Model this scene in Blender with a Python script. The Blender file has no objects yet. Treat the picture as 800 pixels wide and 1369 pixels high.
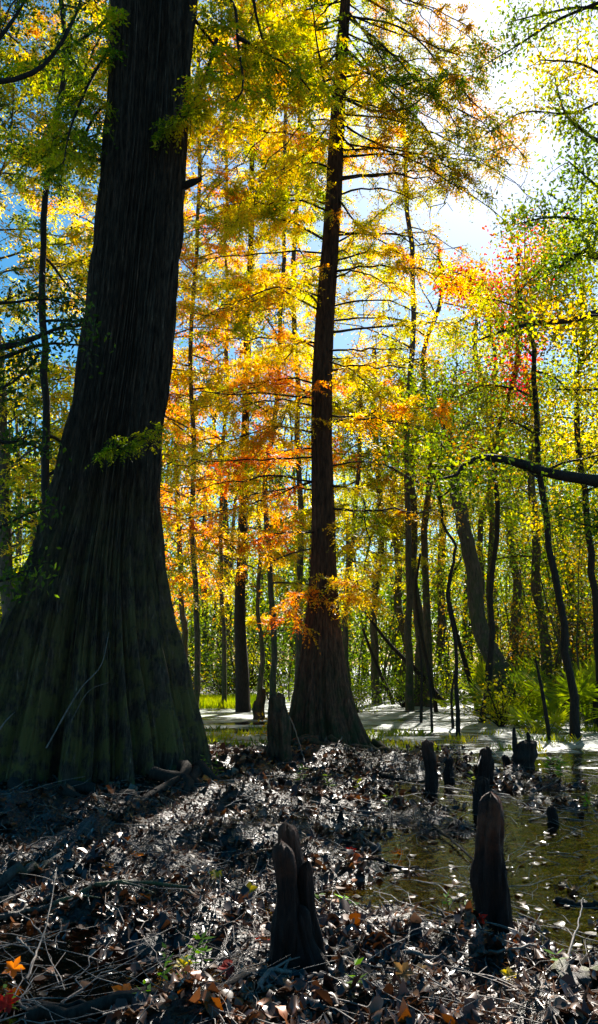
import bpy, math, random
import numpy as np
from mathutils import Vector

random.seed(7)
rng = np.random.default_rng(11)
sc = bpy.context.scene
col = sc.collection
R = math.radians

# ------------------------------------------------------------------ camera
W, H, F = 800.0, 1369.0, 1074.0
CAMZ, PITCH = 1.5, R(10.8)
cp, sp = math.cos(PITCH), math.sin(PITCH)
cam_d = bpy.data.cameras.new('camera')
cam = bpy.data.objects.new('camera', cam_d); col.objects.link(cam)
cam_d.sensor_fit = 'VERTICAL'; cam_d.sensor_height = 24.0; cam_d.lens = F / H * 24.0
cam_d.clip_start = 0.05; cam_d.clip_end = 2000
cam.location = (0, 0, CAMZ); cam.rotation_euler = (R(90) + PITCH, 0, 0)
sc.camera = cam

def ray(px, py):
    dx, dy = (px - W / 2) / F, (H / 2 - py) / F
    return np.array([dx, cp - dy * sp, sp + dy * cp])
def at(px, py, Y):
    d = ray(px, py); d = d * (Y / d[1])
    return np.array([d[0], d[1], d[2] + CAMZ])
def gnd(px, py, z=0.0):
    d = ray(px, py); t = (z - CAMZ) / d[2]
    return np.array([d[0] * t, d[1] * t, z])
def m_per_px(Y): return Y / F * 1.02

# ------------------------------------------------------------------ noise
def make_noise(seed, n=14):
    r = np.random.default_rng(seed)
    k = r.normal(size=(n, 3)); k /= np.linalg.norm(k, axis=1)[:, None]
    k *= r.uniform(0.6, 1.7, size=(n, 1)); ph = r.uniform(0, 6.28, n)
    def f(P, s=1.0):
        return np.sin((P @ k.T) * (6.28 / s) + ph).sum(axis=1) / math.sqrt(n / 2)
    return f
nz = [make_noise(i) for i in range(8)]
def fbm(P, s, o=4, k=0, g=0.5):
    a, t = 1.0, 0
    for i in range(o):
        t = t + a * nz[(k + i) % 8](P, s); s /= 2.1; a *= g
    return t
def P3(x, y, z=None):
    return np.stack([x, y, np.zeros_like(x) if z is None else z], axis=-1)

# ------------------------------------------------------------------ mesh helpers
def tag(o, label=None, cat=None, group=None, kind=None):
    if label: o['label'] = label
    if cat: o['category'] = cat
    if group: o['group'] = group
    if kind: o['kind'] = kind
    return o
def empty(name, loc, label, cat, group=None):
    o = bpy.data.objects.new(name, None); col.objects.link(o)
    o.location = [float(c) for c in loc]; o.empty_display_size = 0.2
    return tag(o, label, cat, group)
def mesh_obj(name, V, Q, mat, parent=None, colr=None, smooth=True, origin=None):
    V = np.asarray(V, dtype=np.float64).reshape(-1, 3)
    Q = np.asarray(Q, dtype=np.int32)
    k = Q.shape[1]
    if parent is not None: origin = np.array(parent_world(parent))
    if origin is not None: V = V - np.asarray(origin)
    me = bpy.data.meshes.new(name)
    me.vertices.add(len(V)); me.vertices.foreach_set('co', V.astype(np.float32).ravel())
    me.loops.add(Q.size); me.loops.foreach_set('vertex_index', Q.ravel())
    me.polygons.add(len(Q))
    me.polygons.foreach_set('loop_start', np.arange(0, Q.size, k, dtype=np.int32))
    me.polygons.foreach_set('loop_total', np.full(len(Q), k, dtype=np.int32))
    me.polygons.foreach_set('use_smooth', np.full(len(Q), smooth))
    if colr is not None:
        a = me.attributes.new('tint', 'FLOAT_COLOR', 'FACE')
        c = np.ones((len(Q), 4), dtype=np.float32); c[:, :3] = colr
        a.data.foreach_set('color', c.ravel())
    me.update(calc_edges=True); me.materials.append(mat)
    o = bpy.data.objects.new(name, me); col.objects.link(o)
    if parent is not None: o.parent = parent
    elif origin is not None: o.location = [float(c) for c in origin]
    return o
def parent_world(o):
    p = Vector((0, 0, 0))
    while o is not None:
        p = p + o.location; o = o.parent
    return p

class MB:
    def __init__(s): s.V = []; s.Q = []; s.n = 0
    def add(s, V, Q):
        V = np.asarray(V, float).reshape(-1, 3); s.V.append(V); s.Q.append(np.asarray(Q) + s.n); s.n += len(V)
    def tube(s, P, rad, seg=6, wob=0.0):
        P = np.asarray(P, float); n = len(P)
        rad = np.broadcast_to(np.asarray(rad, float), (n,))
        T = np.gradient(P, axis=0); T /= np.linalg.norm(T, axis=1)[:, None] + 1e-9
        ref = np.array([0.31, 0.17, 0.93]) if abs(T[0][2]) < 0.8 else np.array([0.9, 0.4, 0.1])
        A = np.cross(T, ref); A /= np.linalg.norm(A, axis=1)[:, None] + 1e-9
        B = np.cross(T, A)
        th = np.arange(seg) / seg * 2 * math.pi
        rr = rad[:, None, None] * (1 + (wob * rng.normal(size=(n, seg, 1)) if wob else 0))
        V = P[:, None, :] + rr * (np.cos(th)[None, :, None] * A[:, None, :] + np.sin(th)[None, :, None] * B[:, None, :])
        s.add(V, grid_quads(n, seg, True))
    def build(s, name, mat, parent=None, origin=None, smooth=True, colr=None):
        return mesh_obj(name, np.concatenate(s.V), np.concatenate(s.Q), mat, parent, colr, smooth, origin)
def grid_quads(n, m, wrap):
    i = np.arange(n - 1)[:, None]; j = np.arange(m if wrap else m - 1)[None, :]
    j2 = (j + 1) % m
    return np.stack([i * m + j, i * m + j2, (i + 1) * m + j2, (i + 1) * m + j], axis=-1).reshape(-1, 4)
def smooth_path(pts, n):
    pts = np.asarray(pts, float); m = len(pts)
    if m == 2:
        t = np.linspace(0, 1, n)[:, None]; return pts[0] * (1 - t) + pts[1] * t
    Pp = np.vstack([2 * pts[0] - pts[1], pts, 2 * pts[-1] - pts[-2]])
    out = []
    for u in np.linspace(0, m - 1 - 1e-6, n):
        i = int(u); t = u - i; a, b, c, d = Pp[i], Pp[i + 1], Pp[i + 2], Pp[i + 3]
        out.append(0.5 * ((2 * b) + (-a + c) * t + (2 * a - 5 * b + 4 * c - d) * t * t + (-a + 3 * b - 3 * c + d) * t ** 3))
    return np.array(out)
def unit(a): return a / (np.linalg.norm(a, axis=-1, keepdims=True) + 1e-9)

# ------------------------------------------------------------------ materials
def new_mat(name):
    m = bpy.data.materials.new(name); m.use_nodes = True
    nt = m.node_tree; nt.nodes.clear()
    return m, nt, nt.nodes.new, nt.links.new
def leaf_mat(name, transl=0.5, rough=0.45, gain=1.35, spec=0.4, coat=0.0):
    m, nt, N, L = new_mat(name)
    out = N('ShaderNodeOutputMaterial'); at_ = N('ShaderNodeAttribute'); at_.attribute_name = 'tint'
    pb = N('ShaderNodeBsdfPrincipled'); pb.inputs['Roughness'].default_value = rough
    pb.inputs['Specular IOR Level'].default_value = spec
    pb.inputs['Coat Weight'].default_value = coat; pb.inputs['Coat Roughness'].default_value = 0.15
    L(at_.outputs['Color'], pb.inputs['Base Color'])
    if transl > 0:
        tr = N('ShaderNodeBsdfTranslucent'); mx = N('ShaderNodeMixShader'); mx.inputs[0].default_value = transl
        hs = N('ShaderNodeHueSaturation'); hs.inputs['Saturation'].default_value = 1.12; hs.inputs['Value'].default_value = gain
        L(at_.outputs['Color'], hs.inputs['Color']); L(hs.outputs[0], tr.inputs['Color'])
        L(pb.outputs[0], mx.inputs[1]); L(tr.outputs[0], mx.inputs[2]); L(mx.outputs[0], out.inputs[0])
    else: L(pb.outputs[0], out.inputs[0])
    return m
def bark_mat(name, c1, c2, c3=None, moss=None, mossz=(1.0, 4.0), scale=6, bump=0.6, rough=0.85):
    m, nt, N, L = new_mat(name)
    out = N('ShaderNodeOutputMaterial'); pb = N('ShaderNodeBsdfPrincipled'); L(pb.outputs[0], out.inputs[0])
    pb.inputs['Roughness'].default_value = rough; pb.inputs['Specular IOR Level'].default_value = 0.25
    tc = N('ShaderNodeTexCoord'); mp = N('ShaderNodeMapping'); mp.inputs['Scale'].default_value = (scale, scale, scale * 0.17)
    L(tc.outputs['Object'], mp.inputs[0])
    n1 = N('ShaderNodeTexNoise'); n1.inputs['Scale'].default_value = 3.0; n1.inputs['Detail'].default_value = 8; n1.inputs['Roughness'].default_value = 0.7
    L(mp.outputs[0], n1.inputs['Vector'])
    cr = N('ShaderNodeValToRGB'); e = cr.color_ramp.elements
    e[0].position = 0.36; e[0].color = (*c1, 1); e[1].position = 0.62; e[1].color = (*c2, 1)
    if c3: x = e.new(0.74); x.color = (*c3, 1)
    L(n1.outputs[0], cr.inputs[0]); last = cr.outputs[0]
    if moss:
        n2 = N('ShaderNodeTexNoise'); n2.inputs['Scale'].default_value = 3.3; n2.inputs['Detail'].default_value = 11; n2.inputs['Roughness'].default_value = .72
        L(tc.outputs['Object'], n2.inputs['Vector'])
        sx = N('ShaderNodeSeparateXYZ'); L(tc.outputs['Object'], sx.inputs[0])
        mr = N('ShaderNodeMapRange'); mr.inputs['From Min'].default_value = mossz[1]; mr.inputs['From Max'].default_value = mossz[0]
        L(sx.outputs['Z'], mr.inputs['Value'])
        ad = N('ShaderNodeMath'); ad.operation = 'MULTIPLY'; L(mr.outputs[0], ad.inputs[0])
        m2 = N('ShaderNodeMapRange'); m2.inputs['From Min'].default_value = 0.45; m2.inputs['From Max'].default_value = 0.56; L(n2.outputs[0], m2.inputs['Value'])
        L(m2.outputs[0], ad.inputs[1])
        mx = N('ShaderNodeMix'); mx.data_type = 'RGBA'; L(ad.outputs[0], mx.inputs[0]); L(last, mx.inputs[6]); mx.inputs[7].default_value = (*moss, 1)
        last = mx.outputs[2]
    L(last, pb.inputs['Base Color'])
    bp = N('ShaderNodeBump'); bp.inputs['Strength'].default_value = bump; bp.inputs['Distance'].default_value = 0.03
    n4 = N('ShaderNodeTexNoise'); n4.inputs['Scale'].default_value = 14; n4.inputs['Detail'].default_value = 9; n4.inputs['Roughness'].default_value = .75
    mp2 = N('ShaderNodeMapping'); mp2.inputs['Scale'].default_value = (2, 2, .8); L(tc.outputs['Object'], mp2.inputs[0]); L(mp2.outputs[0], n4.inputs['Vector'])
    am = N('ShaderNodeMath'); L(n1.outputs[0], am.inputs[0]); L(n4.outputs[0], am.inputs[1])
    L(am.outputs[0], bp.inputs['Height']); L(bp.outputs[0], pb.inputs['Normal'])
    return m
def tint_mat(name, rough, spec=0.4):   # opaque, per-face tint
    return leaf_mat(name, 0, rough, 1, spec)

M = {}
M['leaf'] = leaf_mat('autumn_leaf', 0.66, 0.5, 1.45)
M['broad'] = leaf_mat('broad_leaf', 0.58, 0.55, 1.5, 0.25)
M['litter'] = leaf_mat('wet_litter', 0.15, 0.42, 1.2, 0.3, 0.4)
M['bark_big'] = bark_mat('furrowed_cypress_bark', (0.014, 0.009, 0.006), (0.12, 0.076, 0.048), (0.42, 0.33, 0.25), moss=(0.15, 0.115, 0.03), mossz=(0.3, 4.5), scale=9, bump=1.0)
M['bark_mid'] = bark_mat('reddish_cypress_bark', (0.03, 0.014, 0.008), (0.17, 0.075, 0.038), (0.26, 0.15, 0.10), moss=(0.03, 0.04, 0.012), mossz=(0.0, 2.0), scale=8, bump=0.8)
M['bark_thin'] = bark_mat('dark_branch_bark', (0.010, 0.007, 0.005), (0.035, 0.025, 0.018), scale=14, bump=0.4)
M['bark_grey'] = bark_mat('grey_brown_bark', (0.03, 0.023, 0.017), (0.12, 0.09, 0.065), moss=(0.04, 0.055, 0.015), mossz=(0.5, 8), scale=8)
M['knee'] = bark_mat('wet_knee_bark', (0.010, 0.005, 0.004), (0.035, 0.016, 0.011), (0.08, 0.036, 0.022), moss=(0.17, 0.055, 0.025), mossz=(0.85, 0.4), scale=30, bump=1.0, rough=0.55)
M['twig'] = bark_mat('grey_twig', (0.05, 0.04, 0.035), (0.22, 0.18, 0.15), scale=20, bump=0.3, rough=0.55)
M['log'] = bark_mat('wet_log', (0.02, 0.015, 0.012), (0.10, 0.08, 0.065), moss=(0.10, 0.14, 0.02), mossz=(-1, 0.9), scale=10, bump=0.8, rough=0.5)

def ground_material():
    m, nt, N, L = new_mat('black_mud')
    out = N('ShaderNodeOutputMaterial'); pb = N('ShaderNodeBsdfPrincipled'); L(pb.outputs[0], out.inputs[0])
    tc = N('ShaderNodeTexCoord')
    n1 = N('ShaderNodeTexNoise'); n1.inputs['Scale'].default_value = 1.1; n1.inputs['Detail'].default_value = 10; n1.inputs['Roughness'].default_value = 0.65
    L(tc.outputs['Object'], n1.inputs['Vector'])
    n2 = N('ShaderNodeTexVoronoi'); n2.inputs['Scale'].default_value = 17; n2.inputs['Randomness'].default_value = 1
    L(tc.outputs['Object'], n2.inputs['Vector'])
    cr = N('ShaderNodeValToRGB'); e = cr.color_ramp.elements
    e[0].position = 0.35; e[0].color = (0.006, 0.005, 0.004, 1); e[1].position = 0.7; e[1].color = (0.045, 0.022, 0.012, 1)
    L(n1.outputs[0], cr.inputs[0])
    cv = N('ShaderNodeMix'); cv.data_type = 'RGBA'; cv.blend_type = 'MULTIPLY'; cv.inputs[0].default_value = 0.6
    L(cr.outputs[0], cv.inputs[6]); L(n2.outputs['Color'], cv.inputs[7]); L(cv.outputs[2], pb.inputs['Base Color'])
    rr = N('ShaderNodeMapRange'); rr.inputs['From Min'].default_value = .35; rr.inputs['From Max'].default_value = .65; rr.inputs['To Min'].default_value = .22; rr.inputs['To Max'].default_value = .6; L(n1.outputs[0], rr.inputs['Value']); L(rr.outputs[0], pb.inputs['Roughness']); pb.inputs['Specular IOR Level'].default_value = .5
    bp = N('ShaderNodeBump'); bp.inputs['Strength'].default_value = 1; bp.inputs['Distance'].default_value = 0.05
    n3 = N('ShaderNodeTexNoise'); n3.inputs['Scale'].default_value = 30; n3.inputs['Detail'].default_value = 10; L(tc.outputs['Object'], n3.inputs['Vector'])
    L(n3.outputs[0], bp.inputs['Height']); L(bp.outputs[0], pb.inputs['Normal'])
    return m
def water_material():
    m, nt, N, L = new_mat('tannin_water')
    out = N('ShaderNodeOutputMaterial')
    gl = N('ShaderNodeBsdfGlossy'); gl.inputs['Roughness'].default_value = 0.03; gl.inputs['Color'].default_value = (1, 1, 1, 1)
    tr = N('ShaderNodeBsdfTransparent'); tr.inputs['Color'].default_value = (0.66, 0.32, 0.13, 1)
    fr = N('ShaderNodeFresnel'); fr.inputs['IOR'].default_value = 1.4
    mx = N('ShaderNodeMixShader'); L(fr.outputs[0], mx.inputs[0]); L(tr.outputs[0], mx.inputs[1]); L(gl.outputs[0], mx.inputs[2]); L(mx.outputs[0], out.inputs[0])
    tc = N('ShaderNodeTexCoord'); n = N('ShaderNodeTexNoise'); n.inputs['Scale'].default_value = 9; n.inputs['Detail'].default_value = 3
    L(tc.outputs['Object'], n.inputs['Vector'])
    bp = N('ShaderNodeBump'); bp.inputs['Strength'].default_value = 0.5; bp.inputs['Distance'].default_value = 0.02
    L(n.outputs[0], bp.inputs['Height']); L(bp.outputs[0], gl.inputs['Normal']); L(bp.outputs[0], fr.inputs['Normal'])
    return m
def scum_material():
    m, nt, N, L = new_mat('pale_floating_film')
    out = N('ShaderNodeOutputMaterial'); pb = N('ShaderNodeBsdfPrincipled'); tr = N('ShaderNodeBsdfTransparent')
    tc = N('ShaderNodeTexCoord'); mp = N('ShaderNodeMapping'); mp.inputs['Scale'].default_value = (0.4, 0.75, 1); L(tc.outputs['Object'], mp.inputs[0])
    n = N('ShaderNodeTexNoise'); n.inputs['Scale'].default_value = 1.2; n.inputs['Detail'].default_value = 9; n.inputs['Roughness'].default_value = 0.68; L(mp.outputs[0], n.inputs['Vector'])
    sx = N('ShaderNodeSeparateXYZ'); L(tc.outputs['Object'], sx.inputs[0])
    ed = N('ShaderNodeMapRange'); ed.inputs['From Min'].default_value = 11.5; ed.inputs['From Max'].default_value = 15.5; ed.inputs['To Min'].default_value = -.16; ed.inputs['To Max'].default_value = .02; L(sx.outputs['Y'], ed.inputs['Value'])
    sm = N('ShaderNodeMath'); L(n.outputs[0], sm.inputs[0]); L(ed.outputs[0], sm.inputs[1])
    mr = N('ShaderNodeMapRange'); mr.inputs['From Min'].default_value = 0.44; mr.inputs['From Max'].default_value = 0.52; L(sm.outputs[0], mr.inputs['Value'])
    cr = N('ShaderNodeValToRGB'); e = cr.color_ramp.elements
    e[0].position = 0.3; e[0].color = (0.09, 0.14, 0.06, 1); e[1].position = 0.58; e[1].color = (0.26, 0.30, 0.27, 1)
    n2 = N('ShaderNodeTexNoise'); n2.inputs['Scale'].default_value = 2.4; n2.inputs['Detail'].default_value = 8; L(mp.outputs[0], n2.inputs['Vector'])
    L(n2.outputs[0], cr.inputs[0]); L(cr.outputs[0], pb.inputs['Base Color'])
    pb.inputs['Roughness'].default_value = 0.5
    mx = N('ShaderNodeMixShader'); L(mr.outputs[0], mx.inputs[0]); L(tr.outputs[0], mx.inputs[1]); L(pb.outputs[0], mx.inputs[2]); L(mx.outputs[0], out.inputs[0])
    return m
M['mud'] = ground_material(); M['water'] = water_material(); M['scum'] = scum_material()

# ------------------------------------------------------------------ terrain
bumps = []   # (x, y, sigma, height)
def bump_at(px, py, s, h, sx=1.0): p = gnd(px, py); bumps.append((p[0], p[1], s, h, sx))
bump_at(120, 1050, 2.6, 0.22); bump_at(430, 1010, 1.3, 0.17)
bump_at(360, 1085, 1.1, 0.10); bump_at(100, 1150, 1.2, 0.08, 1.6)
bump_at(400, 1130, 0.7, 0.10); bump_at(360, 1369, 0.5, 0.10); bump_at(700, 1330, 0.9, 0.10, 1.5)
bump_at(520, 1290, 0.45, 0.07); bump_at(20, 1215, .5, .06, 2)
bump_at(170, 1320, 0.45, -0.24, 2.0); bump_at(640, 1110, 0.8, -0.09, 1.7); bump_at(520, 1200, .35, -.1, 1.5)
bump_at(760, 1180, 0.9, -0.07, 1.2); bump_at(600, 1150, .5, -.03, 1.6); bump_at(160, 1235, .35, -.10, 2)
def ground_h(x, y):
    P = P3(x, y)
    h = -0.042 + 0.042 * fbm(P, 2.6, 2, 0) + 0.033 * fbm(P, 0.8, 4, 2, 0.6) - 0.06 / (1 + np.exp(-(x - 0.9) * 2.0)) * (y > 0) / (1 + np.exp(-(y - 7.0) * 1.2))
    for bx, by, s, a, sx in bumps:
        h = h + a * np.exp(-(((x - bx) / sx) ** 2 + (y - by) ** 2) / (2 * s * s))
    # open pond behind the cypresses
    e1 = 1 / (1 + np.exp(-(y - 15.8 - 1.2 * (x < 0.5) + 0.5 * nz[3](P, 9)) * 1.4)); e2 = 1 / (1 + np.exp((y - 33.5 - 1.2 * nz[4](P, 12)) * 1.1))
    xr = 8.0 + (y - 18) * 0.02 + 0.8 * nz[5](P, 8)
    e3 = 1 / (1 + np.exp((x - xr) * 1.5))
    h = h - 0.35 * e1 * e2 * e3 + 0.28 * (1 - e3) * np.clip((y - 15) / 4, 0, 1)
    far = np.clip((y - 33) / 10, 0, 1); h = h + 0.55 * far + 0.02 * np.clip(y - 40, 0, 80) * 0.2
    near = np.clip((3.0 - y) / 3, 0, 1); h = h * (1 - 0.5 * near)
    return h + 0.005
def axis(a, b, fine0, fine1, step, grow=1.13):
    c = list(np.arange(fine0, fine1 + 1e-6, step)); s = step; v = fine1
    while v < b: s *= grow; v += s; c.append(v)
    s = step; v = fine0
    while v > a: s *= grow; v -= s; c.insert(0, v)
    return np.array(c)
gx = axis(-400, 400, -6, 6, 0.045); gy = axis(-60, 900, 2.2, 15, 0.045, 1.06)
X, Y = np.meshgrid(gx, gy); xf, yf = X.ravel(), Y.ravel()
Z = ground_h(xf, yf)
g = mesh_obj('ground', P3(xf, yf, Z), grid_quads(len(gy), len(gx), False)[:, ::1], M['mud']); tag(g, 'dark muddy swamp ground with puddles', 'ground', kind='structure')
def hz(x, y): return float(ground_h(np.array([float(x)]), np.array([float(y)]))[0])
w = mesh_obj('water', [(-120, -20, 0), (120, -20, 0), (120, 60, 0), (-120, 60, 0)], [[0, 1, 2, 3]], M['water']); tag(w, 'shallow brown swamp water', 'water', kind='structure')
s_ = axis(-40, 12, -10, 10, 0.5, 1.3); t_ = np.arange(11.5, 37, 0.5)
a, b = np.meshgrid(s_, t_); a, b = a.ravel(), b.ravel()
o = mesh_obj('floating_film', P3(a, b, np.full_like(a, 0.004)), grid_quads(len(t_), len(s_), False), M['scum']); tag(o, 'pale grey duckweed film floating on the open pond', 'pond film', kind='stuff')

# ------------------------------------------------------------------ foliage generators
def pal(cols): return np.array(cols, float)
GOLD = pal([(0.22, 0.24, 0.02), (0.42, 0.38, 0.02), (0.62, 0.46, 0.02), (0.74, 0.44, 0.02), (0.74, 0.26, 0.02)])
ORANGE = pal([(0.50, 0.38, 0.02), (0.70, 0.34, 0.02), (0.72, 0.20, 0.02), (0.62, 0.11, 0.015)])
YGREEN = pal([(0.05, 0.09, 0.012), (0.14, 0.19, 0.015), (0.32, 0.34, 0.02), (0.52, 0.45, 0.025), (0.64, 0.40, 0.02)])
GREEN = pal([(0.03, 0.055, 0.012), (0.07, 0.12, 0.015), (0.14, 0.20, 0.02), (0.30, 0.33, 0.025)])
DARK = pal([(0.018, 0.035, 0.010), (0.04, 0.07, 0.012), (0.08, 0.13, 0.015), (0.18, 0.24, 0.02)])
OLIVE = pal([(0.06, 0.08, 0.012), (0.12, 0.14, 0.02), (0.22, 0.20, 0.02), (0.34, 0.24, 0.025), (0.40, 0.18, 0.02)])
REDS = pal([(0.20, 0.22, 0.02), (0.45, 0.25, 0.02), (0.60, 0.07, 0.03), (0.50, 0.03, 0.06)])
def ramp(pl, v):
    v = np.clip(v, 0, 0.9999) * (len(pl) - 1)
    i = v.astype(int); f = (v - i)[:, None]
    return pl[i] * (1 - f) + pl[np.minimum(i + 1, len(pl) - 1)] * f
def clump_v(P, scale=2.2, bias=0.5, spread=0.22, jit=0.10, k=1):
    return bias + spread * nz[k](P, scale) + 0.5 * spread * nz[(k + 3) % 8](P, scale / 3) + jit * rng.normal(size=len(P))
def leaf_quads(Bp, D, Nn, l, w):
    D = unit(D); S = unit(np.cross(D, Nn)); l = np.asarray(l).reshape(-1, 1); w = np.asarray(w).reshape(-1, 1)
    V = np.stack([Bp, Bp + D * l * 0.45 + S * w * 0.5, Bp + D * l, Bp + D * l * 0.45 - S * w * 0.5], axis=1)
    return V.reshape(-1, 3), np.arange(len(Bp) * 4).reshape(-1, 4)
def sprays(P, D, L, n, ll, lw, droop=0.45):
    """feathery cypress sprays: a row of leaflets both sides of a short stem"""
    m = len(P); D = unit(D); L = L * rng.uniform(0.6, 1.3, (m, 1, 1))
    t = (np.arange(n) + rng.uniform(0, 1, (m, n)) * 0.6) / n
    up = np.array([0, 0, 1.0])
    D = unit(D + 0.35 * rng.normal(size=(m, 3))); S = unit(np.cross(D, up) + 0.45 * rng.normal(size=(m, 3)))
    B = P[:, None, :] + D[:, None, :] * L * t[..., None] - up * (L * droop * t[..., None] ** 2)
    sgn = np.where(np.arange(n) % 2 == 0, 1, -1)[None, :, None]
    Dl = D[:, None, :] * 0.7 + S[:, None, :] * sgn - up * 0.22 + 0.28 * rng.normal(size=(m, n, 3))
    Nn = up + 0.45 * rng.normal(size=(m, n, 3))
    l = ll * rng.uniform(0.6, 1.2, (m, n)) * (1 - 0.5 * t)
    V, Q = leaf_quads(B.reshape(-1, 3), Dl.reshape(-1, 3), Nn.reshape(-1, 3), l.ravel(), np.full(m * n, lw) * rng.uniform(0.7, 1.2, m * n))
    return V, Q, B.reshape(-1, 3)
def ovals(P, l, w, spread, upb=0.5):
    m = len(P); B = P + spread * rng.normal(size=(m, 3))
    D = rng.normal(size=(m, 3)) - np.array([0, 0, 0.3]); Nn = rng.normal(size=(m, 3)) + np.array([0, 0, upb])
    V, Q = leaf_quads(B, D, Nn, l * rng.uniform(0.6, 1.25, m), w * rng.uniform(0.7, 1.2, m))
    return V, Q, B

def twig_fill(path, L_fn, ntw, ang=70, droop=0.25, wood=None, r=0.01, up=0.0, sub=3):
    """side twigs along a branch path -> points+dirs along twigs"""
    pts, dirs = [], []
    n = len(path); T = unit(np.gradient(path, axis=0))
    for k in range(ntw):
        u = (k + random.random()) / ntw * 0.9 + 0.1; i = min(int(u * (n - 1)), n - 2)
        p0 = path[i] + (path[i + 1] - path[i]) * (u * (n - 1) - i); t = T[i]
        side = unit(np.cross(t, [0, 0, 1.0])) * (1 if k % 2 else -1)
        a = R(ang + random.uniform(-20, 20)); d = t * math.cos(a) + side * math.sin(a) + np.array([0, 0, up]) + 0.2 * rng.normal(size=3)
        d = unit(d); Lk = L_fn(u) * random.uniform(0.6, 1.25); m = 5
        q = [p0]; dd = d.copy()
        for s in range(m):
            dd = unit(dd + 0.12 * rng.normal(size=3) - np.array([0, 0, droop / m])); q.append(q[-1] + dd * Lk / m)
        q = np.array(q)
        if wood is not None: wood.tube(q, np.linspace(r, r * 0.35, len(q)), 4)
        for s in range(1, m + 1):
            for z in range(sub):
                f = random.random(); pts.append(q[s - 1] * (1 - f) + q[s] * f)
                dv = unit(q[s] - q[s - 1]); sd = unit(np.cross(dv, [0, 0, 1.0])) * random.choice((-1, 1))
                dirs.append(dv * 0.8 + sd * random.uniform(0.2, 1.1) + np.array([0, 0, -0.15]))
    return np.array(pts), np.array(dirs)
def grow(start, az, el, L, droop, wig, n=9):
    d = np.array([math.cos(el) * math.cos(az), math.cos(el) * math.sin(az), math.sin(el)]); q = [np.array(start, float)]
    for i in range(n):
        d = unit(d + wig * rng.normal(size=3) - np.array([0, 0, droop / n])); q.append(q[-1] + d * L / n)
    return np.array(q)

def crown_parts(trunk_path, h0, Lmax, nlimb, style, palette, leaf=(0.13, 0.035), top_taper=0.25, el=(0.1, 0.6), droop=0.5, bias=0.5,
                spread=0.22, cs=2.2, ntw=8, sub=3, nspray=12, azr=None, wood_r=0.035, k=1, keep=None, sprayL=0.32):
    wood = MB(); PP, DD = [], []
    zs = trunk_path[:, 2]; z0, z1 = h0, zs[-1]
    for i in range(nlimb):
        u = (i + random.random()) / nlimb; z = z0 + (z1 - z0) * u
        p = np.array([np.interp(z, zs, trunk_path[:, c]) for c in range(3)])
        L = Lmax * (top_taper + (1 - top_taper) * (1 - u) ** 0.7) * random.uniform(0.7, 1.15)
        az = random.uniform(*(azr or (0, 6.283)))
        q = grow(p, az, random.uniform(*el), L, droop, 0.10)
        wood.tube(q, np.linspace(wood_r * (0.4 + 0.6 * L / Lmax), wood_r * 0.2, len(q)), 5)
        a_, b_ = twig_fill(q, lambda t: L * 0.36 * (1.15 - 0.7 * t), ntw, wood=wood, r=wood_r * 0.3, sub=sub, up=0.05 if style == 'cy' else 0.25)
        PP.append(a_); DD.append(b_)
    P = np.concatenate(PP); D = np.concatenate(DD)
    if keep is not None:
        msk = keep(P); P, D = P[msk], D[msk]
    if style == 'cy':
        V, Q, B = sprays(P, D, sprayL, nspray, leaf[0], leaf[1])
    else:
        P = np.repeat(P, nspray, axis=0); V, Q, B = ovals(P, leaf[0], leaf[1], sprayL * 0.55)
    C = ramp(palette, clump_v(B, cs, bias, spread, k=k)) * rng.uniform(0.75, 1.2, (len(B), 1))
    return wood, V, Q, C

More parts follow.
